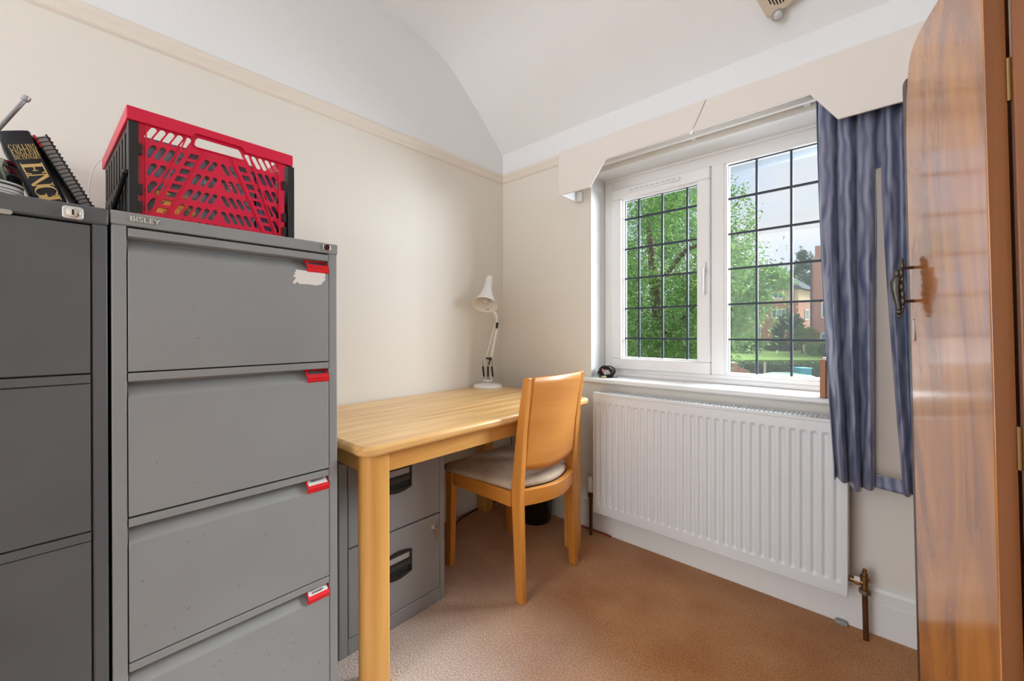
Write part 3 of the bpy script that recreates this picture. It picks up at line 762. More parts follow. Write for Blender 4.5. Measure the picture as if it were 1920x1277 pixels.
M_box = wood('red_brown_wood', (.34, .125, .035), (.44, .18, .055), 'z', 5, .45, .1, .1)
MB().box(1.672, 1.690, -.044, .02, .8262, .968).build('corner_post', M_box, bx, bevel=.002)
MB().box(1.690, 1.80, -.036, -.026, .8262, .958).box(1.690, 1.80, .010, .02, .8262, .958).box(1.790, 1.80, -.026, .01, .8262, .958).box(1.69, 1.79, -.026, .01, .8262, .834).build('box_panel', M_box, bx, bevel=.0015)
MB().box(1.678, 1.705, -.02, .008, .834, .974).build('paper_inside', M_card, bx)

# ------------------------------------------------------------------ crate on the grey cabinet
CRW, CRH, CRL = .353, .271, .44
cr = thing('folding_crate', 'red and black folding plastic crate on the light grey cabinet', 'crate', (.570, -1.845, 1.3215), (0, 0, math.radians(2.2)))


def slot(cx_, zt, zb, tx, w_=.0112):
    """slanted rounded slot: top end at cx_, tx = sideways shift of the bottom end"""
    top, bot = (cx_, zt - w_ / 2), (cx_ + tx, zb + w_ / 2); a0 = math.atan2(top[1] - bot[1], top[0] - bot[0]); r = w_ / 2; pts = []
    for k in range(7): a = a0 - PI / 2 + PI * k / 6; pts.append((top[0] + r * math.cos(a), top[1] + r * math.sin(a)))
    for k in range(7): a = a0 + PI / 2 + PI * k / 6; pts.append((bot[0] + r * math.cos(a), bot[1] + r * math.sin(a)))
    return pts


MID = .1755
lefts = []
for row, (zt, zb) in enumerate(((.239, .206), (.197, .164), (.154, .122), (.112, .080), (.071, .039))):
    for k in range((5, 4, 3, 2, 1)[row]): lefts.append(slot(.0455 + (.0165 if row == 0 else .0172) * k, zt, zb, -.0115))
for row, (zt, zb) in enumerate(((.195, .167), (.154, .124), (.111, .083), (.070, .041), (.032, .008))):
    for k in range((2, 3, 4, 5, 5)[row]): lefts.append(slot(.1665 - .0170 * k, zt, zb, -.0105, .0102))
for k in range(8):
    c = (.1215 - .0088 * k, .194 - .0212 * k); h = .0088; hz = .0068
    lefts.append([(c[0] - h - .0028, c[1] - hz), (c[0] + h - .0028, c[1] - hz), (c[0] + h + .0028, c[1] + hz), (c[0] - h + .0028, c[1] + hz)])
holes = lefts + [[(2 * MID - x, z) for x, z in p][::-1] for p in lefts]
hand = [(.126, .219), (.121, .225), (.124, .238), (.131, .246), (.219, .246), (.226, .238), (.231, .225), (.226, .219)]
for xo, nm in ((0, 'front_panel'), (-CRL, 'rear_panel')):
    me = flat([[(.018, 0), (CRW - .018, 0), (CRW - .018, CRH - .01), (.018, CRH - .01)], hand] + holes, .003, frame((xo - .006, 0, 0), (0, 1, 0), (0, 0, 1)))
    finish(me, nm, M_crate, cr, smooth=0)
b = MB()
for sgn in (0, 1):
    f = (lambda x: x) if not sgn else (lambda x: 2 * MID - x)
    for (xa, za), (xb, zb) in (((.107, .238), (.036, .022)), ((.146, .214), (.068, .022))):
        dx = .0016
        b.prism([(f(xa - dx), za), (f(xa + dx), za), (f(xb + dx), zb), (f(xb - dx), zb)], 'x', -.005, .0)
    b.box(-.005, .001, f(.031) - .0012, f(.031) + .0012, 0, .236)
b.build('panel_ribs', M_crate, cr, local=True, smooth=0)
b = MB().prism([(.118, .250), (.232, .250), (.240, .222), (.229, .213), (.123, .213), (.112, .222)], 'x', -.0052, -.0045)
# handle rim: thin raised outline
b = MB().tube([(-.003, x, z) for x, z in hand], .0022, 6, closed=True)
b.build('handle_rim', M_crate, cr, local=True)
# red rim all round
rim = MB()
for xa_, xb_ in ((-.012, .004), (-CRL - .016, -CRL)):
    rim.prism([(-.003, CRH - .031), (.116, CRH - .031), (.125, CRH - .019), (.226, CRH - .019), (.235, CRH - .031), (CRW + .003, CRH - .031), (CRW + .003, CRH), (-.003, CRH)], 'x', xa_, xb_)
for ya in (-.003, CRW - .009): rim.box(-CRL, -.012, ya, ya + .012, CRH - .032, CRH)
rim.build('rim', M_crate, cr, local=True, bevel=.002)
# black folding sides
for ys, nm in ((.002, 'left_side'), (CRW - .008, 'right_side')):
    s_ = MB().box(-CRL + .004, -.022, ys, ys + .006, 0, .010).box(-CRL + .004, -.022, ys, ys + .006, .225, CRH - .032).box(-CRL + .004, -.022, ys, ys + .006, .115, .135)
    for k in range(9):
        x = -CRL + .01 + k * (CRL - .04) / 8.3; s_.box(x, x + .026, ys, ys + .006, .010, .225)
    s_.build(nm, M_black, cr, local=True, smooth=0)
    MB().box(-.020, .001, ys - .002, ys + .016, 0, CRH - .032).build('corner_post', M_black, cr, local=True, bevel=.002)
    MB().tube([(-.008, ys + (-.006 if ys < .1 else .012), .118), (-.34, ys + (-.006 if ys < .1 else .012), .035)], .005, 8).ball((-.008, ys + (-.006 if ys < .1 else .012), .120), .007, 6).build('locking_strut', M_black, cr, local=True)
for zc in (.178, .085, .045):
    for yc in (.016, CRW - .024): MB().box(-.003, .002, yc, yc + .008, zc - .012, zc + .012).build('hinge_clip', M_black, cr, local=True, smooth=0)
MB().box(-CRL, -.006, .004, CRW - .004, 0, .006).build('crate_floor', M_black, cr, local=True)

# contents of the crate (placed in world space)
cw = Matrix.Translation((.570, -1.845, 1.3215)) @ Matrix.Rotation(math.radians(2.2), 4, 'Z')


def in_crate(mb): mb.v = [tuple(cw @ Vector(p)) for p in mb.v]; return mb


def binder(x0, x1, y0, y1, h, m, label):
    t = thing('box_file', label, 'box file', tuple(cw @ Vector(((x0 + x1) / 2, (y0 + y1) / 2, .0065))), group=None)
    in_crate(MB().box(x0, x1, y0, y1, .0065, h)).build('case', m, t, bevel=.002)
    in_crate(MB().box(x0 + .004, x1 - .004, y0 + .004, y1 - .004, h, h + .001)).build('lid_edge', M_black, t)
    return t


bf = binder(-.075, -.018, .030, .262, .216, M_slate, 'slate grey box file at the front of the red crate')
me = text('LTG', .013, .0008, cw @ frame((-.0175, .202, .140), (0, 0, -1), (0, 1, 0)), bold=.0002)
finish(shift(me, bf), 'printed_letters', M_card, bf, smooth=0)
me = text('10', .013, .0008, cw @ frame((-.0175, .150, .140), (0, 0, -1), (0, 1, 0)), bold=.0002)
finish(shift(me, bf), 'printed_letters', M_card, bf, smooth=0)
binder(-.075, -.018, .266, .318, .212, mat('lilac_grey_card', (.16, .14, .25), .5), 'lilac grey folder at the right side of the red crate')
binder(-.22, -.085, .030, .31, .190, mat('charcoal_card', (.035, .038, .042), .6), 'charcoal box file behind the front one in the crate')
binder(-.40, -.23, .030, .31, .180, mat('smoky_card', (.06, .058, .055), .6), 'smoky grey box file at the back of the crate')
M_pat = mat('colourful_print', (.95, .45, .08), .5, noise=55, col2=(.10, .13, .10), fac=(.42, .56), detail=2)
tag(in_crate(MB().box(-.0165, -.010, .048, .125, .0065, .092)).build('booklet', M_pat, bevel=.001), 'colourful orange booklet standing low in the front of the crate', 'booklet')

# thin white wire behind the crate
tag(MB().tube([(.10, -1.893, 1.322), (.10, -1.893, 1.40)] + [(.10, -1.853 - .040 * math.cos(a_), 1.48 + .122 * math.sin(a_)) for a_ in np.linspace(0, PI / 2, 18)], .0012, 6).build('white_wire', M_white), 'thin white wire looping up behind the red crate', 'wire')

# ------------------------------------------------------------------ books, jar, radio on the dark cabinet
BT = 1.3215


def book_frame(x_spine, y, z, tilt): return Matrix.Translation((x_spine, y, z)) @ Matrix.Rotation(math.radians(tilt), 4, 'X')


# local axes of a leaning book: x = away from wall, y = thickness, z = height; tilt about x leans the top towards -y
def lean(mb, Mt): mb.v = [tuple(Mt @ Vector(p)) for p in mb.v]; return mb


dic = thing('dictionary', 'thick black dictionary with gold lettering leaning on the dark cabinet', 'book', (.35, -1.985, BT))
Tb = 21.3; W_, H_, DB = .052, .228, .17
Mt = book_frame(.35, -1.9636, BT, Tb)
cov = MB().prism([(-DB, 0), (-.010, 0), (-.003, .003), (0, .012), (0, W_ - .012), (-.003, W_ - .003), (-.010, W_), (-DB, W_), (-DB, W_ - .003), (-.012, W_ - .003), (-.006, W_ - .012), (-.006, .012), (-.012, .003), (-DB, .003)], 'z', 0, H_)
lean(cov, Mt).build('cover', M_book, dic, smooth=40)
lean(MB().box(-DB + .004, -.007, .003, W_ - .003, .004, H_ - .005), Mt).build('pages', M_card, dic)
# large serif letters running down the spine: thick stems, thin strokes, serifs
def glyph(ch_):
    g = []
    T, t_, s = .20, .07, .05

    def bar(x0, x1, y0, y1): g.append([(x0, y0), (x1, y0), (x1, y1), (x0, y1)])

    def stem(x, y0=0, y1=1): bar(x, x + T, y0, y1); bar(x - .08, x + T + .08, y0, y0 + s); bar(x - .08, x + T + .08, y1 - s, y1)

    def ringarc(cx_, cy_, rx, ry, a0, a1, tw=.20, n=18):
        ou, inn = [], []
        for k in range(n + 1):
            a = math.radians(lerp(a0, a1, k / n)); th = lerp(.05, tw, abs(math.cos(a)))
            ou.append((cx_ + rx * math.cos(a), cy_ + ry * math.sin(a))); inn.append((cx_ + (rx - th) * math.cos(a), cy_ + (ry - th * .6) * math.sin(a)))
        g.append(ou + inn[::-1])
    if ch_ == 'E':
        stem(.08); bar(.2, .70, 0, t_); bar(.2, .68, 1 - t_, 1); bar(.2, .52, .48, .48 + t_); g.append([(.70, 0), (.76, .28), (.70, .28), (.62, .06)]); g.append([(.68, 1), (.72, .75), (.67, .75), (.60, .94)]); bar(.50, .54, .38, .65); w__ = .80
    elif ch_ == 'N':
        bar(.13, .13 + t_, 0, 1); bar(.03, .32, 0, s); bar(.0, .2, 1 - s, 1); bar(.80, .80 + t_, 0, 1); bar(.70, .98, 1 - s, 1); g.append([(.10, 1), (.32, 1), (.87, .0), (.74, .0)]); w__ = 1.0
    elif ch_ == 'G':
        ringarc(.50, .5, .48, .52, 50, 325); bar(.70, .88, .06, .42); bar(.60, .97, .40, .40 + s); g.append([(.78, .98), (.84, .98), (.84, .66), (.79, .66)]); w__ = 1.0
    elif ch_ == 'L':
        stem(.08); bar(.2, .70, 0, t_); g.append([(.70, 0), (.76, .30), (.70, .30), (.60, .06)]); w__ = .78
    elif ch_ == 'I':
        stem(.10); w__ = .42
    elif ch_ == 'S':
        ringarc(.35, .74, .29, .27, 40, 270, .16); ringarc(.35, .26, .31, .27, -140, 90, .18); bar(.60, .64, .66, .98); bar(.03, .07, .03, .36); w__ = .70
    elif ch_ == 'C':
        ringarc(.50, .5, .48, .52, 48, 312); g.append([(.80, .98), (.86, .98), (.86, .66), (.81, .66)]); g.append([(.80, .02), (.86, .02), (.86, .30), (.81, .30)]); w__ = .98
    elif ch_ == 'O':
        ringarc(.52, .5, .50, .52, 0, 180); ringarc(.52, .5, .50, .52, 180, 360); w__ = 1.08
    elif ch_ == 'D':
        stem(.08); ringarc(.30, .5, .62, .50, -90, 90, .22); bar(.2, .32, 0, t_); bar(.2, .32, 1 - t_, 1); w__ = 1.0
    elif ch_ == 'T':
        bar(.32, .52, 0, 1); bar(.22, .62, 0, s); bar(.02, .82, 1 - t_, 1); bar(.02, .07, .74, 1); bar(.77, .82, .74, 1); w__ = .88
    elif ch_ == 'A':
        g.append([(.08, 0), (.15, 0), (.47, 1), (.40, 1)]); g.append([(.62, 0), (.84, 0), (.52, 1), (.38, 1)]); bar(.24, .66, .30, .36); bar(0, .26, 0, s); bar(.52, .94, 0, s); w__ = .94
    elif ch_ == 'R':
        stem(.08); ringarc(.30, .74, .36, .26, -90, 90, .18); bar(.2, .32, .48, .54); bar(.2, .32, 1 - t_, 1); g.append([(.34, .50), (.54, .50), (.86, 0), (.64, 0)]); w__ = .88
    elif ch_ == 'Y':
        bar(.36, .56, 0, .48); bar(.26, .66, 0, s); g.append([(.05, 1), (.28, 1), (.54, .46), (.38, .46)]); g.append([(.78, 1), (.85, 1), (.54, .44), (.47, .44)]); bar(-.02, .34, 1 - s, 1); bar(.66, .94, 1 - s, 1); w__ = .90
    elif ch_ == 'H':
        stem(.08); stem(.66); bar(.2, .7, .47, .47 + t_); w__ = .98
    return g, w__




def lettering(txt, Mg, sx, sy, name, gap=.07, tight=.72):
    b = MB(); pen = 0; lift = 0
    for c_ in txt:
        g, gw = glyph(c_)
        for p in g:
            lift += .000012
            vs = [Mg @ Vector(((pen + x) * sx, y * sy, z)) for z in (0, .0003 + lift) for x, y in p]
            n = len(p); b.add(vs, [tuple(range(n)), tuple(range(n, 2 * n))] + [(j, (j + 1) % n, n + (j + 1) % n, n + j) for j in range(n)])
        pen += gw * tight + gap
    return b.build(name, M_gold, dic, smooth=0)


lettering('ENGLISH', Mt @ frame((.0004, .008, .156), (0, 0, -1), (0, 1, 0)), .0345, .0362, 'large_spine_lettering')
for txt, zz, hh, wd_ in (('COLLINS', .186, .0115, .0445), ('ENGLISH', .1735, .0115, .0440), ('DICTIONARY', .1645, .0080, .0440)):
    tot = sum(glyph(c_)[1] + .10 for c_ in txt)
    lettering(txt, Mt @ frame((.0004, .004, zz), (0, 1, 0), (0, 0, 1)), wd_ / tot, hh, 'title_lettering', .10, 1.0)

nb = thing('spiral_notebook', 'black spiral bound notebook with red top corner leaning on the dictionary', 'notebook', (.35, -1.91, BT))
Mn = book_frame(.345, -1.881, BT, 26.6)
lean(MB().box(-.15, -.004, 0, .003, 0, .250).box(-.15, -.004, .021, .024, 0, .250), Mn).build('cover', M_book, nb, bevel=.001)
lean(MB().box(-.148, -.006, .003, .021, .003, .247), Mn).build('paper_block', mat('grey_paper', (.42, .41, .40), .8), nb)
lean(MB().box(-.06, -.0035, -.0006, .0, .222, .2505).box(-.06, -.0035, .024, .0246, .222, .2505).box(-.06, -.003, 0, .004, .222, .2507), Mn).build('red_corner', M_red, nb)
b = MB()
for k in range(26):
    z = .010 + k * .0092
    pts = [(-.008 + .016 * (math.cos(a)), .012 + .0145 * math.sin(a), z + .0006 * math.sin(a)) for a in np.linspace(0, 2 * PI, 15)[:-1]]
    b.tube(pts, .0011, 5, closed=True)
lean(b, Mn).build('wire_binding', M_black, nb)

b2 = thing('book', 'dark worn book with orange tab tucked behind the glass jar', 'book', (.33, -2.01, BT))
M2 = book_frame(.335, -2.03, BT, 24.0)
lean(MB().box(-.15, 0, 0, .040, 0, .205), M2).build('cover', mat('worn_dark_cover', (.05, .042, .035), .6, noise=20, col2=(.012, .012, .012)), b2, bevel=.002)
lean(MB().box(-.02, .001, .030, .041, .180, .192), M2).build('orange_tab', mat('orange_card', (.75, .28, .03), .6), b2)

jr = thing('glass_jar', 'round glass jar with printed white label at the left edge', 'jar', (.47, -2.035, BT))
jc = (.465, -2.052, BT)
M_jar = bpy.data.materials.new('jar_glass'); M_jar.use_nodes = True
_n = M_jar.node_tree; _o = _n.nodes['Material Output']; _t = _n.nodes.new('ShaderNodeBsdfTransparent'); _g = _n.nodes.new('ShaderNodeBsdfGlossy'); _g.inputs['Roughness'].default_value = .05
_t.inputs['Color'].default_value = (.70, .74, .68, 1); _l = _n.nodes.new('ShaderNodeLayerWeight'); _l.inputs['Blend'].default_value = .35; _m = _n.nodes.new('ShaderNodeMixShader')
_n.links.new(_l.outputs['Fresnel'], _m.inputs[0]); _n.links.new(_t.outputs[0], _m.inputs[1]); _n.links.new(_g.outputs[0], _m.inputs[2]); _n.links.new(_m.outputs[0], _o.inputs[0])
MB().lathe([(0, 0), (.045, 0), (.049, .006), (.049, .078), (.046, .090), (.040, .098), (.040, .104), (.043, .106), (.041, .112), (.038, .112), (.038, .098), (.046, .078), (.046, .006), (0, .004)], jc, n=40).build('jar_body', M_jar, jr, smooth=50)
lab = MB()
nA = 28
lab.grid(lambda u, v: (jc[0] + .0496 * math.cos(lerp(-1.6, 1.6, u)), jc[1] + .0496 * math.sin(lerp(-1.6, 1.6, u)), BT + lerp(.012, .066, v)), nA, 2)
lab.build('paper_label', mat('label_paper', (.62, .61, .58), .6), jr, smooth=180, solid=.0004)
bl = MB()
for z0, z1, a0, a1 in ((.058, .062, -1.5, 1.5), (.050, .0515, -1.5, 1.5), (.046, .056, -.35, .25)):
    bl.grid(lambda u, v: (jc[0] + .0501 * math.cos(lerp(a0, a1, u)), jc[1] + .0501 * math.sin(lerp(a0, a1, u)), BT + lerp(z0, z1, v)), 16, 1)
for k in range(7):
    bl.grid(lambda u, v: (jc[0] + .0501 * math.cos(lerp(.35, 1.2 - .1 * (k % 3), u)), jc[1] + .0501 * math.sin(lerp(.35, 1.2 - .1 * (k % 3), u)), BT + .017 + k * .0045 + .0012 * v), 10, 1)
bl.build('label_print', M_ink, jr, smooth=180)
MB().lathe([(0, .010), (.043, .010), (.043, .05), (0, .052)], jc, n=24).build('contents', mat('dark_jar_contents', (.05, .045, .035), .7, noise=60, col2=(.30, .03, .03), fac=(.55, .65)), jr)

rd = thing('radio', 'portable radio with grey telescopic aerial at the far left edge', 'radio', (.40, -2.22, BT))
MB().box(.36, .44, -2.33, -2.125, BT, BT + .095).build('casing', M_black, rd, bevel=.006)
a0 = Vector((.40, -2.0, 1.609)); a1 = a0 + Vector((0, -.038, -.080)) * 3.25
MB().tube([tuple(a1), tuple(lerp(a1, a0, .97))], .0042, 10).build('aerial', mat('aerial_grey', (.30, .31, .32), .35, metal=.5), rd)
dv = (a0 - a1).normalized()
MB().lathe([(0, -.001), (.0065, 0), (.0075, .006), (.0065, .011), (0, .012)], a0 - dv * .008, dv, 14).build('aerial_tip', mat('aerial_tip_grey', (.42, .42, .42), .35, metal=.5), rd)

# ------------------------------------------------------------------ wardrobe
LEAN = math.radians(-1.1)
wd = thing('wardrobe', 'walnut veneered wardrobe with arched door ajar at the right edge', 'wardrobe', (1.968 + .0206, -1.0, 0), (0, LEAN, 0))
dv = np.array([-.298, .9545]); nv = np.array([-.9545, -.298])      # along the door from hinge, outward from its face


def dpt(s, z, out=0.0): return (dv[0] * s + nv[0] * out, dv[1] * s + nv[1] * out, z)


top = [(.264, 1.46), (.2625, 1.50), (.259, 1.55), (.252, 1.595), (.243, 1.628), (.232, 1.645), (.218, 1.656), (.195, 1.665), (.160, 1.671), (.119, 1.676), (.06, 1.680), (0, 1.681)]
outl = [(0, .06), (.264, .06)] + top
b = MB(); n = len(outl)
b.add([dpt(s_, z) for s_, z in outl] + [dpt(s_, z, -.024) for s_, z in outl], [tuple(range(n))[::-1], tuple(range(n, 2 * n))] + [(j, (j + 1) % n, n + (j + 1) % n, n + j) for j in range(n)])
dr = b.build('door', M_wal, wd, local=True, bevel=.003, smooth=50)
M_dwood = mat('dark_mahogany', (.055, .014, .008), .35, coat=.3)
b = MB(); pts = [(.2645, .06), (.284, .06), (.284, 1.600), (.281, 1.607), (.274, 1.61), (.2645, 1.61)]; n = len(pts)
b.add([dpt(s_, z, -.004) for s_, z in pts] + [dpt(s_, z, -.026) for s_, z in pts], [tuple(range(n))[::-1], tuple(range(n, 2 * n))] + [(j, (j + 1) % n, n + (j + 1) % n, n + j) for j in range(n)])
b.build('closing_strip', M_dwood, dr, local=True, bevel=.001)
M_bronze = mat('dark_bronze_handle', (.10, .095, .085), .38, metal=.9)
b = MB()
# ornate back plate and hanging drop, seen edge on
for z0, so, oo, rr in ((1.222, .219, .044, .006), (1.212, .216, .046, .009), (1.197, .217, .047, .010), (1.183, .217, .046, .007), (1.168, .217, .047, .009), (1.152, .217, .046, .009), (1.138, .216, .046, .009), (1.126, .216, .046, .006), (1.119, .217, .046, .004)):
    p = dpt(so + .029, z0, oo - .028); b.ball(p, (rr * .55, rr, rr * 1.25), 6)
hn = b.build('handle', M_bronze, dr, local=True, smooth=60)
for zc in (1.207, 1.138): MB().tube([dpt(.245, zc, -.001), dpt(.246, zc, .017)], .0032, 8).build('handle_post', mat('handle_post', (.06, .032, .022), .4, metal=.6), hn, local=True)
b = MB().tube([dpt(.247, 1.190, .024), dpt(.247, 1.178, .029), dpt(.247, 1.160, .029), dpt(.247, 1.138, .026), dpt(.247, 1.122, .024)], [.006, .009, .0075, .0055, .004], 10)
b.ball(dpt(.247, 1.196, .026), (.006, .009, .011), 6).ball(dpt(.247, 1.116, .024), .0062, 6).ball(dpt(.247, 1.107, .023), .0042, 6)
b.build('drop_pull', M_bronze, hn, local=True, smooth=60)
b = MB(); pp = [(.243, 1.122 - .024), (.250, 1.125 - .024), (.251, 1.085 - .024), (.246, 1.079 - .024), (.243, 1.084 - .024)]; n = len(pp)
b.add([dpt(s_, z, .0005) for s_, z in pp] + [dpt(s_, z, .002) for s_, z in pp], [tuple(range(n, 2 * n))] + [(j, (j + 1) % n, n + (j + 1) % n, n + j) for j in range(n)])
b.build('keyhole_plate', mat('worn_silver', (.6, .58, .54), .35, metal=.8), dr, local=True)
# carcass behind the door
M_side = wood('red_brown_wardrobe_side', (.19, .062, .016), (.27, .095, .026), 'z', 4, .4, .3, .06)
dw = MB()
sd = [dpt(0, 0, -.0245), dpt(.0, 0, -.0005)]
car = [(.026, -.006), (.46, -.006), (.46, .40), (.026, .40)]
pz = []
MB().box(.027, .46, -.006, .012, .0, 1.66).box(.027, .46, .38, .40, 0, 1.66).box(.44, .46, .012, .38, 0, 1.66).box(.027, .44, .012, .38, .03, .055).box(.027, .46, -.006, .40, 1.66, 1.685).build('carcass', M_side, wd, local=True, bevel=.002)
# dark rubbed stile on the door's hinge edge
b = MB(); e = .0004
b.add([dpt(-e, .065, -.001), dpt(-e, .065, -.0235), dpt(-e, 1.675, -.0235), dpt(-e, 1.675, -.001), dpt(-e - .0006, .065, -.001), dpt(-e - .0006, .065, -.0235), dpt(-e - .0006, 1.675, -.0235), dpt(-e - .0006, 1.675, -.001)], [(4, 5, 6, 7), (0, 1, 5, 4), (1, 2, 6, 5), (2, 3, 7, 6), (3, 0, 4, 7)])
b.build('door_edge', M_side, dr, local=True)
for zc in (.90, .25, 1.45):
    MB().tube([dpt(-.003, zc - .032, -.025), dpt(-.003, zc + .032, -.025)], .0032, 10).build('hinge', M_brass, dr, local=True)

# ------------------------------------------------------------------ smoke alarm on the sloping ceiling
ctr = Vector((1.567, -.150, 2.222 + .905 * .150 + .003)); nrm = Vector((0, -.67, -.74)).normalized()
xa = Vector((1, 0, 0)); ya = nrm.cross(xa).normalized()
Ma = Matrix.Identity(4)
for i in range(3): Ma[i][0], Ma[i][1], Ma[i][2], Ma[i][3] = xa[i], ya[i], nrm[i], ctr[i]
al = thing('smoke_alarm', 'beige slotted smoke alarm on the ceiling above the window', 'smoke alarm', tuple(ctr))
M_beige = mat('aged_beige_plastic', (.62, .54, .43), .5)
rot = Matrix.Rotation(math.radians(18), 4, 'Z')


def oct_(r, k=.80): return [(r, -r * k), (r, r * k), (r * k, r), (-r * k, r), (-r, r * k), (-r, -r * k), (-r * k, -r), (r * k, -r)]


hs = []
for k in range(-5, 6):
    x = k * .0085; L = math.sqrt(max(0, .050 ** 2 - x * x)); hs.append([(x - .0022, -L), (x + .0022, -L), (x + .0022, L), (x - .0022, L)])
me = flat([oct_(.066)] + hs, .004, Ma @ rot @ Matrix.Translation((0, 0, .038))); finish(shift(me, al), 'grille', M_beige, al, smooth=0)
b = MB(); vs1 = [tuple(Ma @ rot @ Vector((x, y, 0))) for x, y in oct_(.078)]; vs2 = [tuple(Ma @ rot @ Vector((x, y, .032))) for x, y in oct_(.074)]; vs3 = [tuple(Ma @ rot @ Vector((x, y, .037))) for x, y in oct_(.066)]
b.loft([vs1, vs2, vs3]).build('housing', M_beige, al, smooth=0)
b = MB(); b.lathe([(.0, 0), (.055, 0), (.055, .0012), (0, .0012)], ctr + nrm * .0365, nrm, 30).build('dark_interior', M_gap, al)
lens = Ma @ rot @ Vector((-.040, -.074, .034))
b = MB().lathe([(.022, -.006), (.022, .006), (.018, .010), (.0, .011)], lens, nrm, 24).build('lens_collar', M_steel, al)
MB().lathe([(.017, .008), (.014, .016), (.008, .020), (0, .021)], lens, nrm, 20).build('lens', mat('cloudy_lens', (.55, .55, .58), .15), al)

# ------------------------------------------------------------------ the view outside
def zat(px, depth, z):
    p = at(px, 620, depth); return Vector((float(p[0]), float(p[1]), z))


def vat(px, py, d): return Vector([float(a) for a in at(px, py, d)])


YAW = math.atan2(R_[1], R_[0])
GZ = -2.6
M_road = mat('road_tarmac', (.36, .33, .33), .9, noise=3, col2=(.44, .41, .40))
M_lawn = mat('lawn_grass', (.13, .26, .025), .9, noise=2.5, col2=(.20, .33, .05), bump=(60, .5, .03))
a, b_, c, d_ = zat(700, .9, GZ), zat(2600, .9, GZ), zat(2600, 70, GZ), zat(300, 70, GZ)
gd = MB().add([(-30, .5, GZ), (70, .5, GZ), (70, 110, GZ), (-90, 110, GZ)], [(0, 1, 2, 3)]).build('ground', M_road, smooth=0)
struct(gd, 'pale tarmac road and pavement outside the window', 'ground')


def leaves(centre, rad, n, size, seed, shell=.55, clumps=60, up=.3, flat_=1.0):
    """numbered clumps of small leaf blades through an ellipsoid"""
    g = np.random.default_rng(seed)
    d = g.normal(size=(clumps, 3)); d /= np.linalg.norm(d, axis=1)[:, None]; rr = (shell + (1 - shell) * g.random(clumps)) ** .8
    cc_ = d * rr[:, None]
    idx = g.integers(0, clumps, n); off = g.normal(size=(n, 3)) * .13
    p = (cc_[idx] + off) * np.array(rad) + np.array(centre)
    nn = g.normal(size=(n, 3)); nn[:, 2] += up * 2; nn /= np.linalg.norm(nn, axis=1)[:, None]
    t = np.cross(nn, g.normal(size=(n, 3))); t /= np.linalg.norm(t, axis=1)[:, None]; s_ = np.cross(nn, t)
    L = size * g.uniform(.6, 1.3, n)[:, None]; W = L * .42
    v = np.stack([p - t * L, p - t * L * .1 + s_ * W, p + t * L, p - t * L * .1 - s_ * W], 1).reshape(-1, 3)
    m = MB(); m.v = [tuple(x) for x in v.tolist()]; m.f = [(4 * i, 4 * i + 1, 4 * i + 2, 4 * i + 3) for i in range(n)]
    return m


M_leaf = mat('bright_leaves', (.075, .19, .04), .6, rand=True, col2=(.26, .44, .12), fac=(.0, 1.0), trans=.35)
M_leafb = mat('bluish_leaves', (.03, .08, .045), .6, rand=True, col2=(.09, .18, .10), fac=(0, 1), trans=.2)
M_leafy = mat('yellow_green_leaves', (.09, .18, .025), .6, rand=True, col2=(.24, .34, .07), fac=(0, 1), trans=.3)
M_leafd = mat('dark_hedge_leaves', (.03, .075, .02), .6, rand=True, col2=(.08, .17, .05), fac=(0, 1), trans=.2)
M_bark = mat('brown_bark', (.11, .075, .05), .9, noise=6, col2=(.18, .13, .09))


def tree(name, label, cat, base, blobs, m, trunk, limbs=()):
    t = thing(name, label, cat, tuple(base))
    f = MB()
    for i, (c_, r_, n_, s_, sd) in enumerate(blobs):
        q = leaves(c_, r_, n_, s_, sd); f.add(q.v, q.f)
    f.build('foliage', m, t, smooth=0, recalc=False)
    k = MB().tube([tuple(base), *[tuple(p) for p in trunk[0]]], trunk[1], 10)
    for l, r in limbs: k.tube([tuple(p) for p in l], r, 7)
    k.build('trunk', M_bark, t, smooth=60)
    return t


T0 = zat(1240, 11, GZ)
ctr = vat(1222, 505, 11)
tree('leafy_tree', 'large bright green tree filling the left casement', 'tree', T0,
     [(ctr, (2.6, 2.4, 2.9), 30000, .05, 1), (ctr + Vector((0, 0, -1.2)), (2.5, 2.2, 1.5), 14000, .05, 2), (vat(1372, 555, 10.6), (.75, .9, 1.25), 5500, .045, 3), (vat(1432, 530, 10.4), (.62, .6, .44), 3000, .045, 4), (vat(1385, 430, 11), (.50, .8, 1.3), 2200, .045, 5)],
     M_leaf, ([vat(1238, 640, 11), vat(1225, 520, 11), vat(1215, 400, 11.2)], [.20, .16, .12, .05]),
     [([vat(1238, 640, 11), vat(1310, 570, 10.8), vat(1385, 545, 10.5), vat(1440, 530, 10.4)], [.09, .07, .045, .02]), ([vat(1228, 540, 11), vat(1285, 470, 11), vat(1370, 430, 11)], [.08, .06, .02])])


def shrub(name, label, px, py, dep, rx, rz, m, n, size, seed, zb, group=None, cat='shrub'):
    c_ = vat(px, py, dep); base = Vector((c_.x, c_.y, zb))
    t = thing(name, label, cat, tuple(base), group=group)
    leaves(c_, (rx, rx, rz), n, size, seed, shell=.45, clumps=40).build('foliage', m, t, smooth=0, recalc=False)
    MB().tube([tuple(base), tuple(c_)], [.07, .03], 7).build('stem', M_bark, t)
    return t


LZ0, LZ1 = -.92, -.62            # lawn: front edge and far edge height


def lawn_z(dep): return lerp(LZ0, LZ1, (dep - 28) / 20)


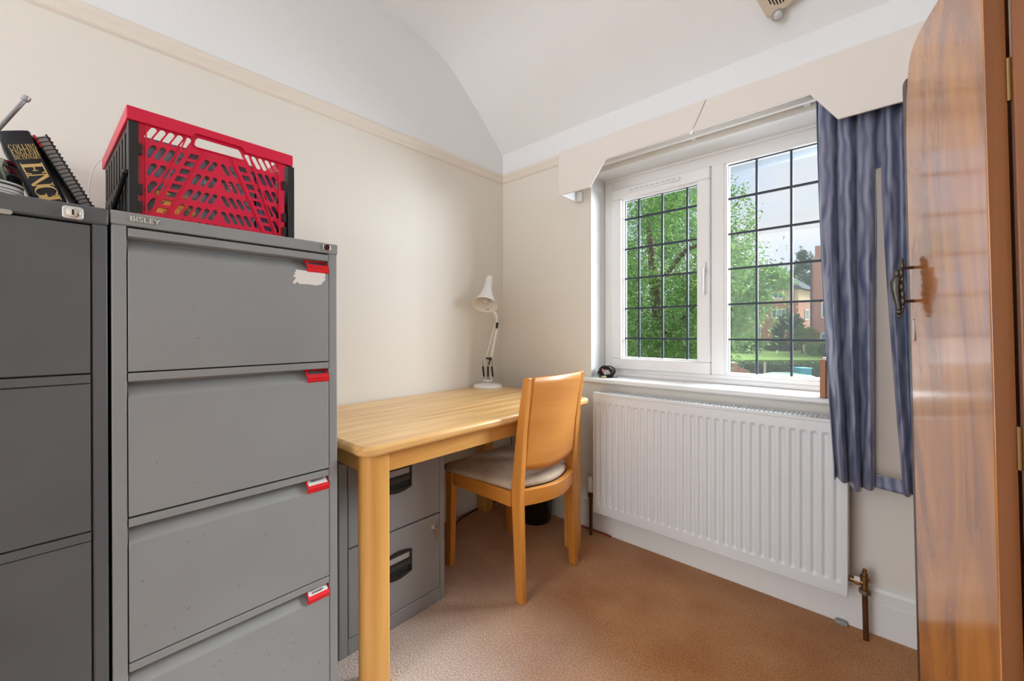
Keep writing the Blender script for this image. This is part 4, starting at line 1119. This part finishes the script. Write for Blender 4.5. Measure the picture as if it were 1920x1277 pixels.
lw = MB()
P = [zat(1180, 28, LZ0), zat(1800, 28, LZ0), zat(1800, 60, lawn_z(60)), zat(1180, 60, lawn_z(60))]
Q = [Vector((p.x, p.y, GZ)) for p in P]
lw.add([tuple(p) for p in P + Q], [(0, 1, 2, 3), (0, 4, 5, 1), (3, 2, 6, 7), (1, 5, 6, 2), (0, 3, 7, 4)])
struct(lw.build('lawn', M_lawn, smooth=0), 'bright green lawn in front of the brick houses', 'lawn')
shrub('conifer_shrub', 'dark bluish cone shaped conifer in front of the brick house', 1477, 628, 40, 1.35, 2.3, M_leafb, 5000, .14, 11, lawn_z(40), cat='conifer')
shrub('dark_shrub', 'low dark shrub at the foot of the cone shaped conifer', 1460, 648, 38.5, 1.5, .75, M_leafd, 2600, .11, 12, lawn_z(38.5))
shrub('yellow_green_shrub', 'yellow green shrub right of the conifer', 1504, 632, 34.5, .98, 1.0, M_leafy, 2600, .11, 13, lawn_z(34.5))
shrub('round_green_shrub', 'fresh green rounded shrub on the right edge of the lawn', 1530, 656, 32, .80, .58, M_leaf, 2200, .10, 14, lawn_z(32))
shrub('small_dark_shrub', 'small dark shrub under the right hand brick house wall', 1550, 655, 30, .45, .5, M_leafd, 1400, .10, 15, lawn_z(30))
shrub('pale_shrub', 'pale green shrub left of the lawn behind the tree', 1395, 642, 36, 1.6, .9, M_leaf, 2600, .12, 16, lawn_z(36))
shrub('far_tree', 'hazy pale tree far behind between the two brick houses', 1507, 515, 75, 2.6, 4.2, M_leafb, 2600, .30, 17, 0, cat='tree')
shrub('background_tree', 'soft pale green tree filling the gaps behind the large tree', 1240, 500, 21, 3.9, 6.0, mat('pale_leaves', (.10, .20, .075), .7, rand=True, col2=(.22, .36, .14), fac=(0, 1), trans=.3), 26000, .11, 19, GZ, cat='tree')
shrub('flowering_shrub', 'white and pink flowering shrub low behind the left casement', 1230, 662, 14.6, 1.3, .55, mat('flowering_leaves', (.10, .22, .07), .6, rand=True, col2=(.70, .55, .55), fac=(.55, .95), trans=.2), 2600, .06, 18, GZ)
# clipped hedge in front of the lawn, garden wall pillar, posts
h0, h1 = zat(1384, 26.5, GZ), zat(1660, 26.5, GZ)
hx = (h1 - h0).normalized(); hy = Vector((-hx.y, hx.x, 0)); HL = (h1 - h0).length
hd_ = thing('hedge', 'dark green clipped hedge along the front of the lawn', 'hedge', tuple(h0))
g = np.random.default_rng(21); f = MB()
N = 9000
uu, vv_, ww = g.random(N) * HL, g.normal(size=N) * .25, g.random(N) ** .7
pp_ = np.array(h0) + np.outer(uu, hx) + np.outer(vv_, hy) + np.outer(ww * (1.62 + .06 * np.sin(uu * 3)), (0, 0, 1))
for p in pp_:
    t = g.normal(size=3); t /= np.linalg.norm(t); s_ = np.cross(t, g.normal(size=3)); s_ /= np.linalg.norm(s_); L = .085
    f.add([p - t * L, p + s_ * L * .5, p + t * L, p - s_ * L * .5], [(0, 1, 2, 3)])
f.build('foliage', M_leafd, hd_, smooth=0, recalc=False)
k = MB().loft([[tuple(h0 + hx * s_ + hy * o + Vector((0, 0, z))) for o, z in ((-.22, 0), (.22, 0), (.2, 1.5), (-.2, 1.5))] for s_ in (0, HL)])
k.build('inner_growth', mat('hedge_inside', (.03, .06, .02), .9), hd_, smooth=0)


def obox(name, m, parent, org, ang, x0, x1, y0, y1, z0, z1, bevel=0):
    b = MB().box(x0, x1, y0, y1, z0, z1); Mx = Matrix.Translation(org) @ Matrix.Rotation(ang, 4, 'Z'); b.v = [tuple(Mx @ Vector(p)) for p in b.v]
    return b.build(name, m, parent, bevel=bevel, smooth=0 if not bevel else 35)


pl_ = zat(1371, 25.5, GZ)
pr_ = thing('gate_pillar', 'red brick garden pillar with stone cap left of the hedge', 'pillar', tuple(pl_))
obox('shaft', M_brick, pr_, pl_, YAW, -.25, .25, -.25, .25, 0, 1.65); obox('cap', mat('stone_cap', (.55, .50, .45), .8), pr_, pl_, YAW, -.29, .29, -.29, .29, 1.65, 1.73)
gw = zat(1384, 25.6, GZ)
wl = MB(); Mx = Matrix.Translation(gw) @ Matrix.Rotation(YAW, 4, 'Z'); wl.prism([(0, 0), (2.0, 0), (2.0, .55), (1.4, .60), (.5, 1.25), (0, 1.4)], 'y', -.1, .1); wl.v = [tuple(Mx @ Vector(p)) for p in wl.v]
tag(wl.build('garden_wall', M_brick, smooth=0), 'low brick garden wall sloping down beside the pillar', 'wall')
for px, lab in ((1418.5, 'left one of two slim pale posts in front of the hedge'), (1434, 'right one of two slim pale posts in front of the hedge')):
    o3 = zat(px, 22.5, GZ); tag(obox('slim_post', mat('pale_post_wood', (.50, .38, .29), .8), None, o3, YAW, -.045, .045, -.045, .045, 0, 1.95), lab, 'post', 'posts in front of the hedge')
cn = zat(1248.5, 13, GZ)
tag(MB().lathe([(.0, 0), (.17, 0), (.17, .03), (.12, .04), (.055, .75), (0, .76)], cn + Vector((0, 0, 2.02)), n=16).build('orange_cone', mat('orange_plastic', (.80, .16, .06), .5)), 'small orange cone standing on the low wall below the casement', 'cone')
lwp = zat(1248.5, 13, GZ)
tag(obox('low_wall', M_brick, None, lwp, YAW, -1.6, 1.6, -.2, .2, 0, 2.02), 'low brick wall under the big tree outside the casement', 'wall')

# parked car
co = zat(1492, 21, GZ)
car = thing('car', 'pale green car parked in front of the hedge', 'car', tuple(co))
M_car = mat('pale_green_car_paint', (.50, .68, .58), .25, coat=.6); M_cgl = mat('blue_car_glass', (.05, .16, .26), .1)
Mx = Matrix.Translation(co) @ Matrix.Rotation(YAW, 4, 'Z')


def cpart(b, name, m, parent, bevel=0): b.v = [tuple(Mx @ Vector(p)) for p in b.v]; return b.build(name, m, parent, bevel=bevel)


bodyp = [(-2.0, .35), (2.0, .35), (2.05, .60), (1.95, .82), (1.05, .95), (.55, 1.36), (.2, 1.47), (-.75, 1.48), (-1.25, 1.40), (-1.75, .98), (-2.02, .88)]
bd = cpart(MB().prism(bodyp, 'y', -.80, .80), 'body', M_car, car, .07)
for x0_, x1_, t0, t1 in ((-1.30, -.62, -1.12, -.60), (-.55, .10, -.55, .08), (.16, .86, .16, .46)):
    cpart(MB().prism([(x0_, 1.0), (x1_, 1.0), (t1, 1.36), (t0, 1.36)], 'y', -.815, -.79), 'side_window', M_cgl, bd)
for x in (-1.25, 1.25):
    for y in (-.72, .72): cpart(MB().lathe([(0, -.1), (.28, -.1), (.31, -.06), (.31, .06), (.28, .1), (0, .1)], (x, y, .31), (0, 1, 0), 20), 'wheel', M_black, car)
gb = zat(1505, 24, GZ)
gbn = thing('recycling_bin', 'teal plastic recycling bin standing by the hedge behind the car', 'bin', tuple(gb))
obox('bin_body', mat('teal_plastic', (.03, .30, .33), .5), gbn, gb, YAW, -.32, .32, -.3, .3, 0, 1.42, .03); obox('bin_lid', mat('teal_lid_plastic', (.04, .36, .39), .45), gbn, gb, YAW, -.35, .35, -.33, .33, 1.42, 1.52, .02)

# brick houses
M_roof = mat('slate_roof', (.05, .06, .08), .95, spec=.1, noise=3, col2=(.08, .09, .115))
M_rend = mat('cream_render', (.68, .56, .38), .8); M_wfr = mat('cream_window_frame', (.80, .76, .68), .6); M_hgl = mat('house_glass', (.12, .24, .30), .15)
M_bk2 = brick('house_brick', (.42, .16, .11), (.52, .22, .15), (.50, .38, .32), 3.0)


def hwin(parent, org, ang, face, s0, s1, z0, z1, nx=2, nz_=1):
    """window on the local front (y=0, along -x) or side (x=0, along +y) wall"""
    Mx = Matrix.Translation(org) @ Matrix.Rotation(ang, 4, 'Z')
    def bb(a, b2, y0, y1, c, d):
        return MB().box(a, b2, y0, y1, c, d) if face == 'front' else MB().box(-y1, -y0, a, b2, c, d)
    def put(b, n, m, p): b.v = [tuple(Mx @ Vector(q)) for q in b.v]; return b.build(n, m, p, smooth=0)
    fr_ = bb(s0, s1, -.08, -.01, z0, z0 + .10); e = .09
    for a_, b2, c_, d2 in ((s0, s1, z1 - .1, z1), (s0, s0 + e, z0, z1), (s1 - e, s1, z0, z1)): q = bb(a_, b2, -.08, -.01, c_, d2); fr_.add(q.v, q.f)
    for k in range(1, nx): x = lerp(s0, s1, k / nx); q = bb(x - .035, x + .035, -.07, -.01, z0, z1); fr_.add(q.v, q.f)
    for k in range(1, nz_): z = lerp(z0, z1, k / nz_); q = bb(s0, s1, -.07, -.01, z - .03, z + .03); fr_.add(q.v, q.f)
    w_ = put(fr_, 'window', M_wfr, parent)
    put(bb(s0 + .05, s1 - .05, -.04, -.02, z0 + .05, z1 - .05), 'pane', M_hgl, w_)


dA = 45; angA = math.radians(132.2 - 50 - 90); oA = zat(1497, dA, -.7)
hA = thing('brick_house', 'red brick house with cream upper band and dark hipped roof across the road', 'house', tuple(oA))
obox('wall', M_bk2, hA, oA, angA, -12, 0, 0, 6, 0, 5.05)
obox('render_band', M_rend, hA, oA, angA, -12.02, .02, -.02, 6.02, 5.05, 6.45)
Mx = Matrix.Translation(oA) @ Matrix.Rotation(angA, 4, 'Z')
rf = MB(); vs = [(.5, -.5, 6.4), (.5, 6.5, 6.4), (-12.5, 6.5, 6.4), (-12.5, -.5, 6.4), (-2.6, 3, 9.0), (-9.5, 3, 9.0)]
rf.add([tuple(Mx @ Vector(p)) for p in vs], [(0, 1, 4), (1, 2, 5, 4), (2, 3, 5), (3, 0, 4, 5), (0, 3, 2, 1)]); rf.build('roof', M_roof, hA, smooth=0)
for s0, s1, z0, z1, nx in ((-2.6, -1.15, 3.2, 4.25, 3), (-4.75, -3.75, 3.0, 4.4, 2), (-7.2, -5.8, 3.1, 4.2, 4)): hwin(hA, oA, angA, 'front', s0, s1, z0, z1, nx, 2 if nx == 4 else 1)
hwin(hA, oA, angA, 'front', -4.8, -3.7, 1.05, 2.25, 1, 4)
hwin(hA, oA, angA, 'front', -3.3, -1.3, 5.45, 6.15, 3)
hwin(hA, oA, angA, 'side', 2.2, 3.6, 3.0, 4.2, 2)
obox('drain_pipe', mat('dark_pipe_paint', (.06, .06, .075), .6), hA, oA, angA, -.55, -.43, -.12, 0, 0, 6.4)

dB = 35; angB = YAW - math.radians(40); oB = zat(1523, dB, -.75)
hB = thing('brick_block', 'tall red brick building at the right edge of the window view', 'house', tuple(oB))
obox('wall', M_bk2, hB, oB, angB, 0, 8, 0, 7, 0, 7.95)
obox('coping', mat('stone_coping', (.42, .30, .26), .8), hB, oB, angB, -.05, 8.05, -.05, 7, 7.95, 8.1)
obox('chimney', M_bk2, hB, oB, angB, .15, 1.25, .6, 1.6, 8.1, 9.15)
obox('drain_pipe', mat('dark_pipe_paint', (.06, .06, .075), .6), hB, oB, angB, -.14, .0, -.12, .05, 0, 7.6)
hwin(hB, oB, angB, 'front', .62, 1.5, 2.9, 4.25, 2)
hwin(hB, oB, angB, 'front', .55, 1.6, .55, 1.65, 3)
hwin(hB, oB, angB, 'front', 4.2, 5.6, 2.9, 4.25, 3)
hwin(hB, oB, angB, 'front', 4.2, 5.6, .55, 1.65, 3)
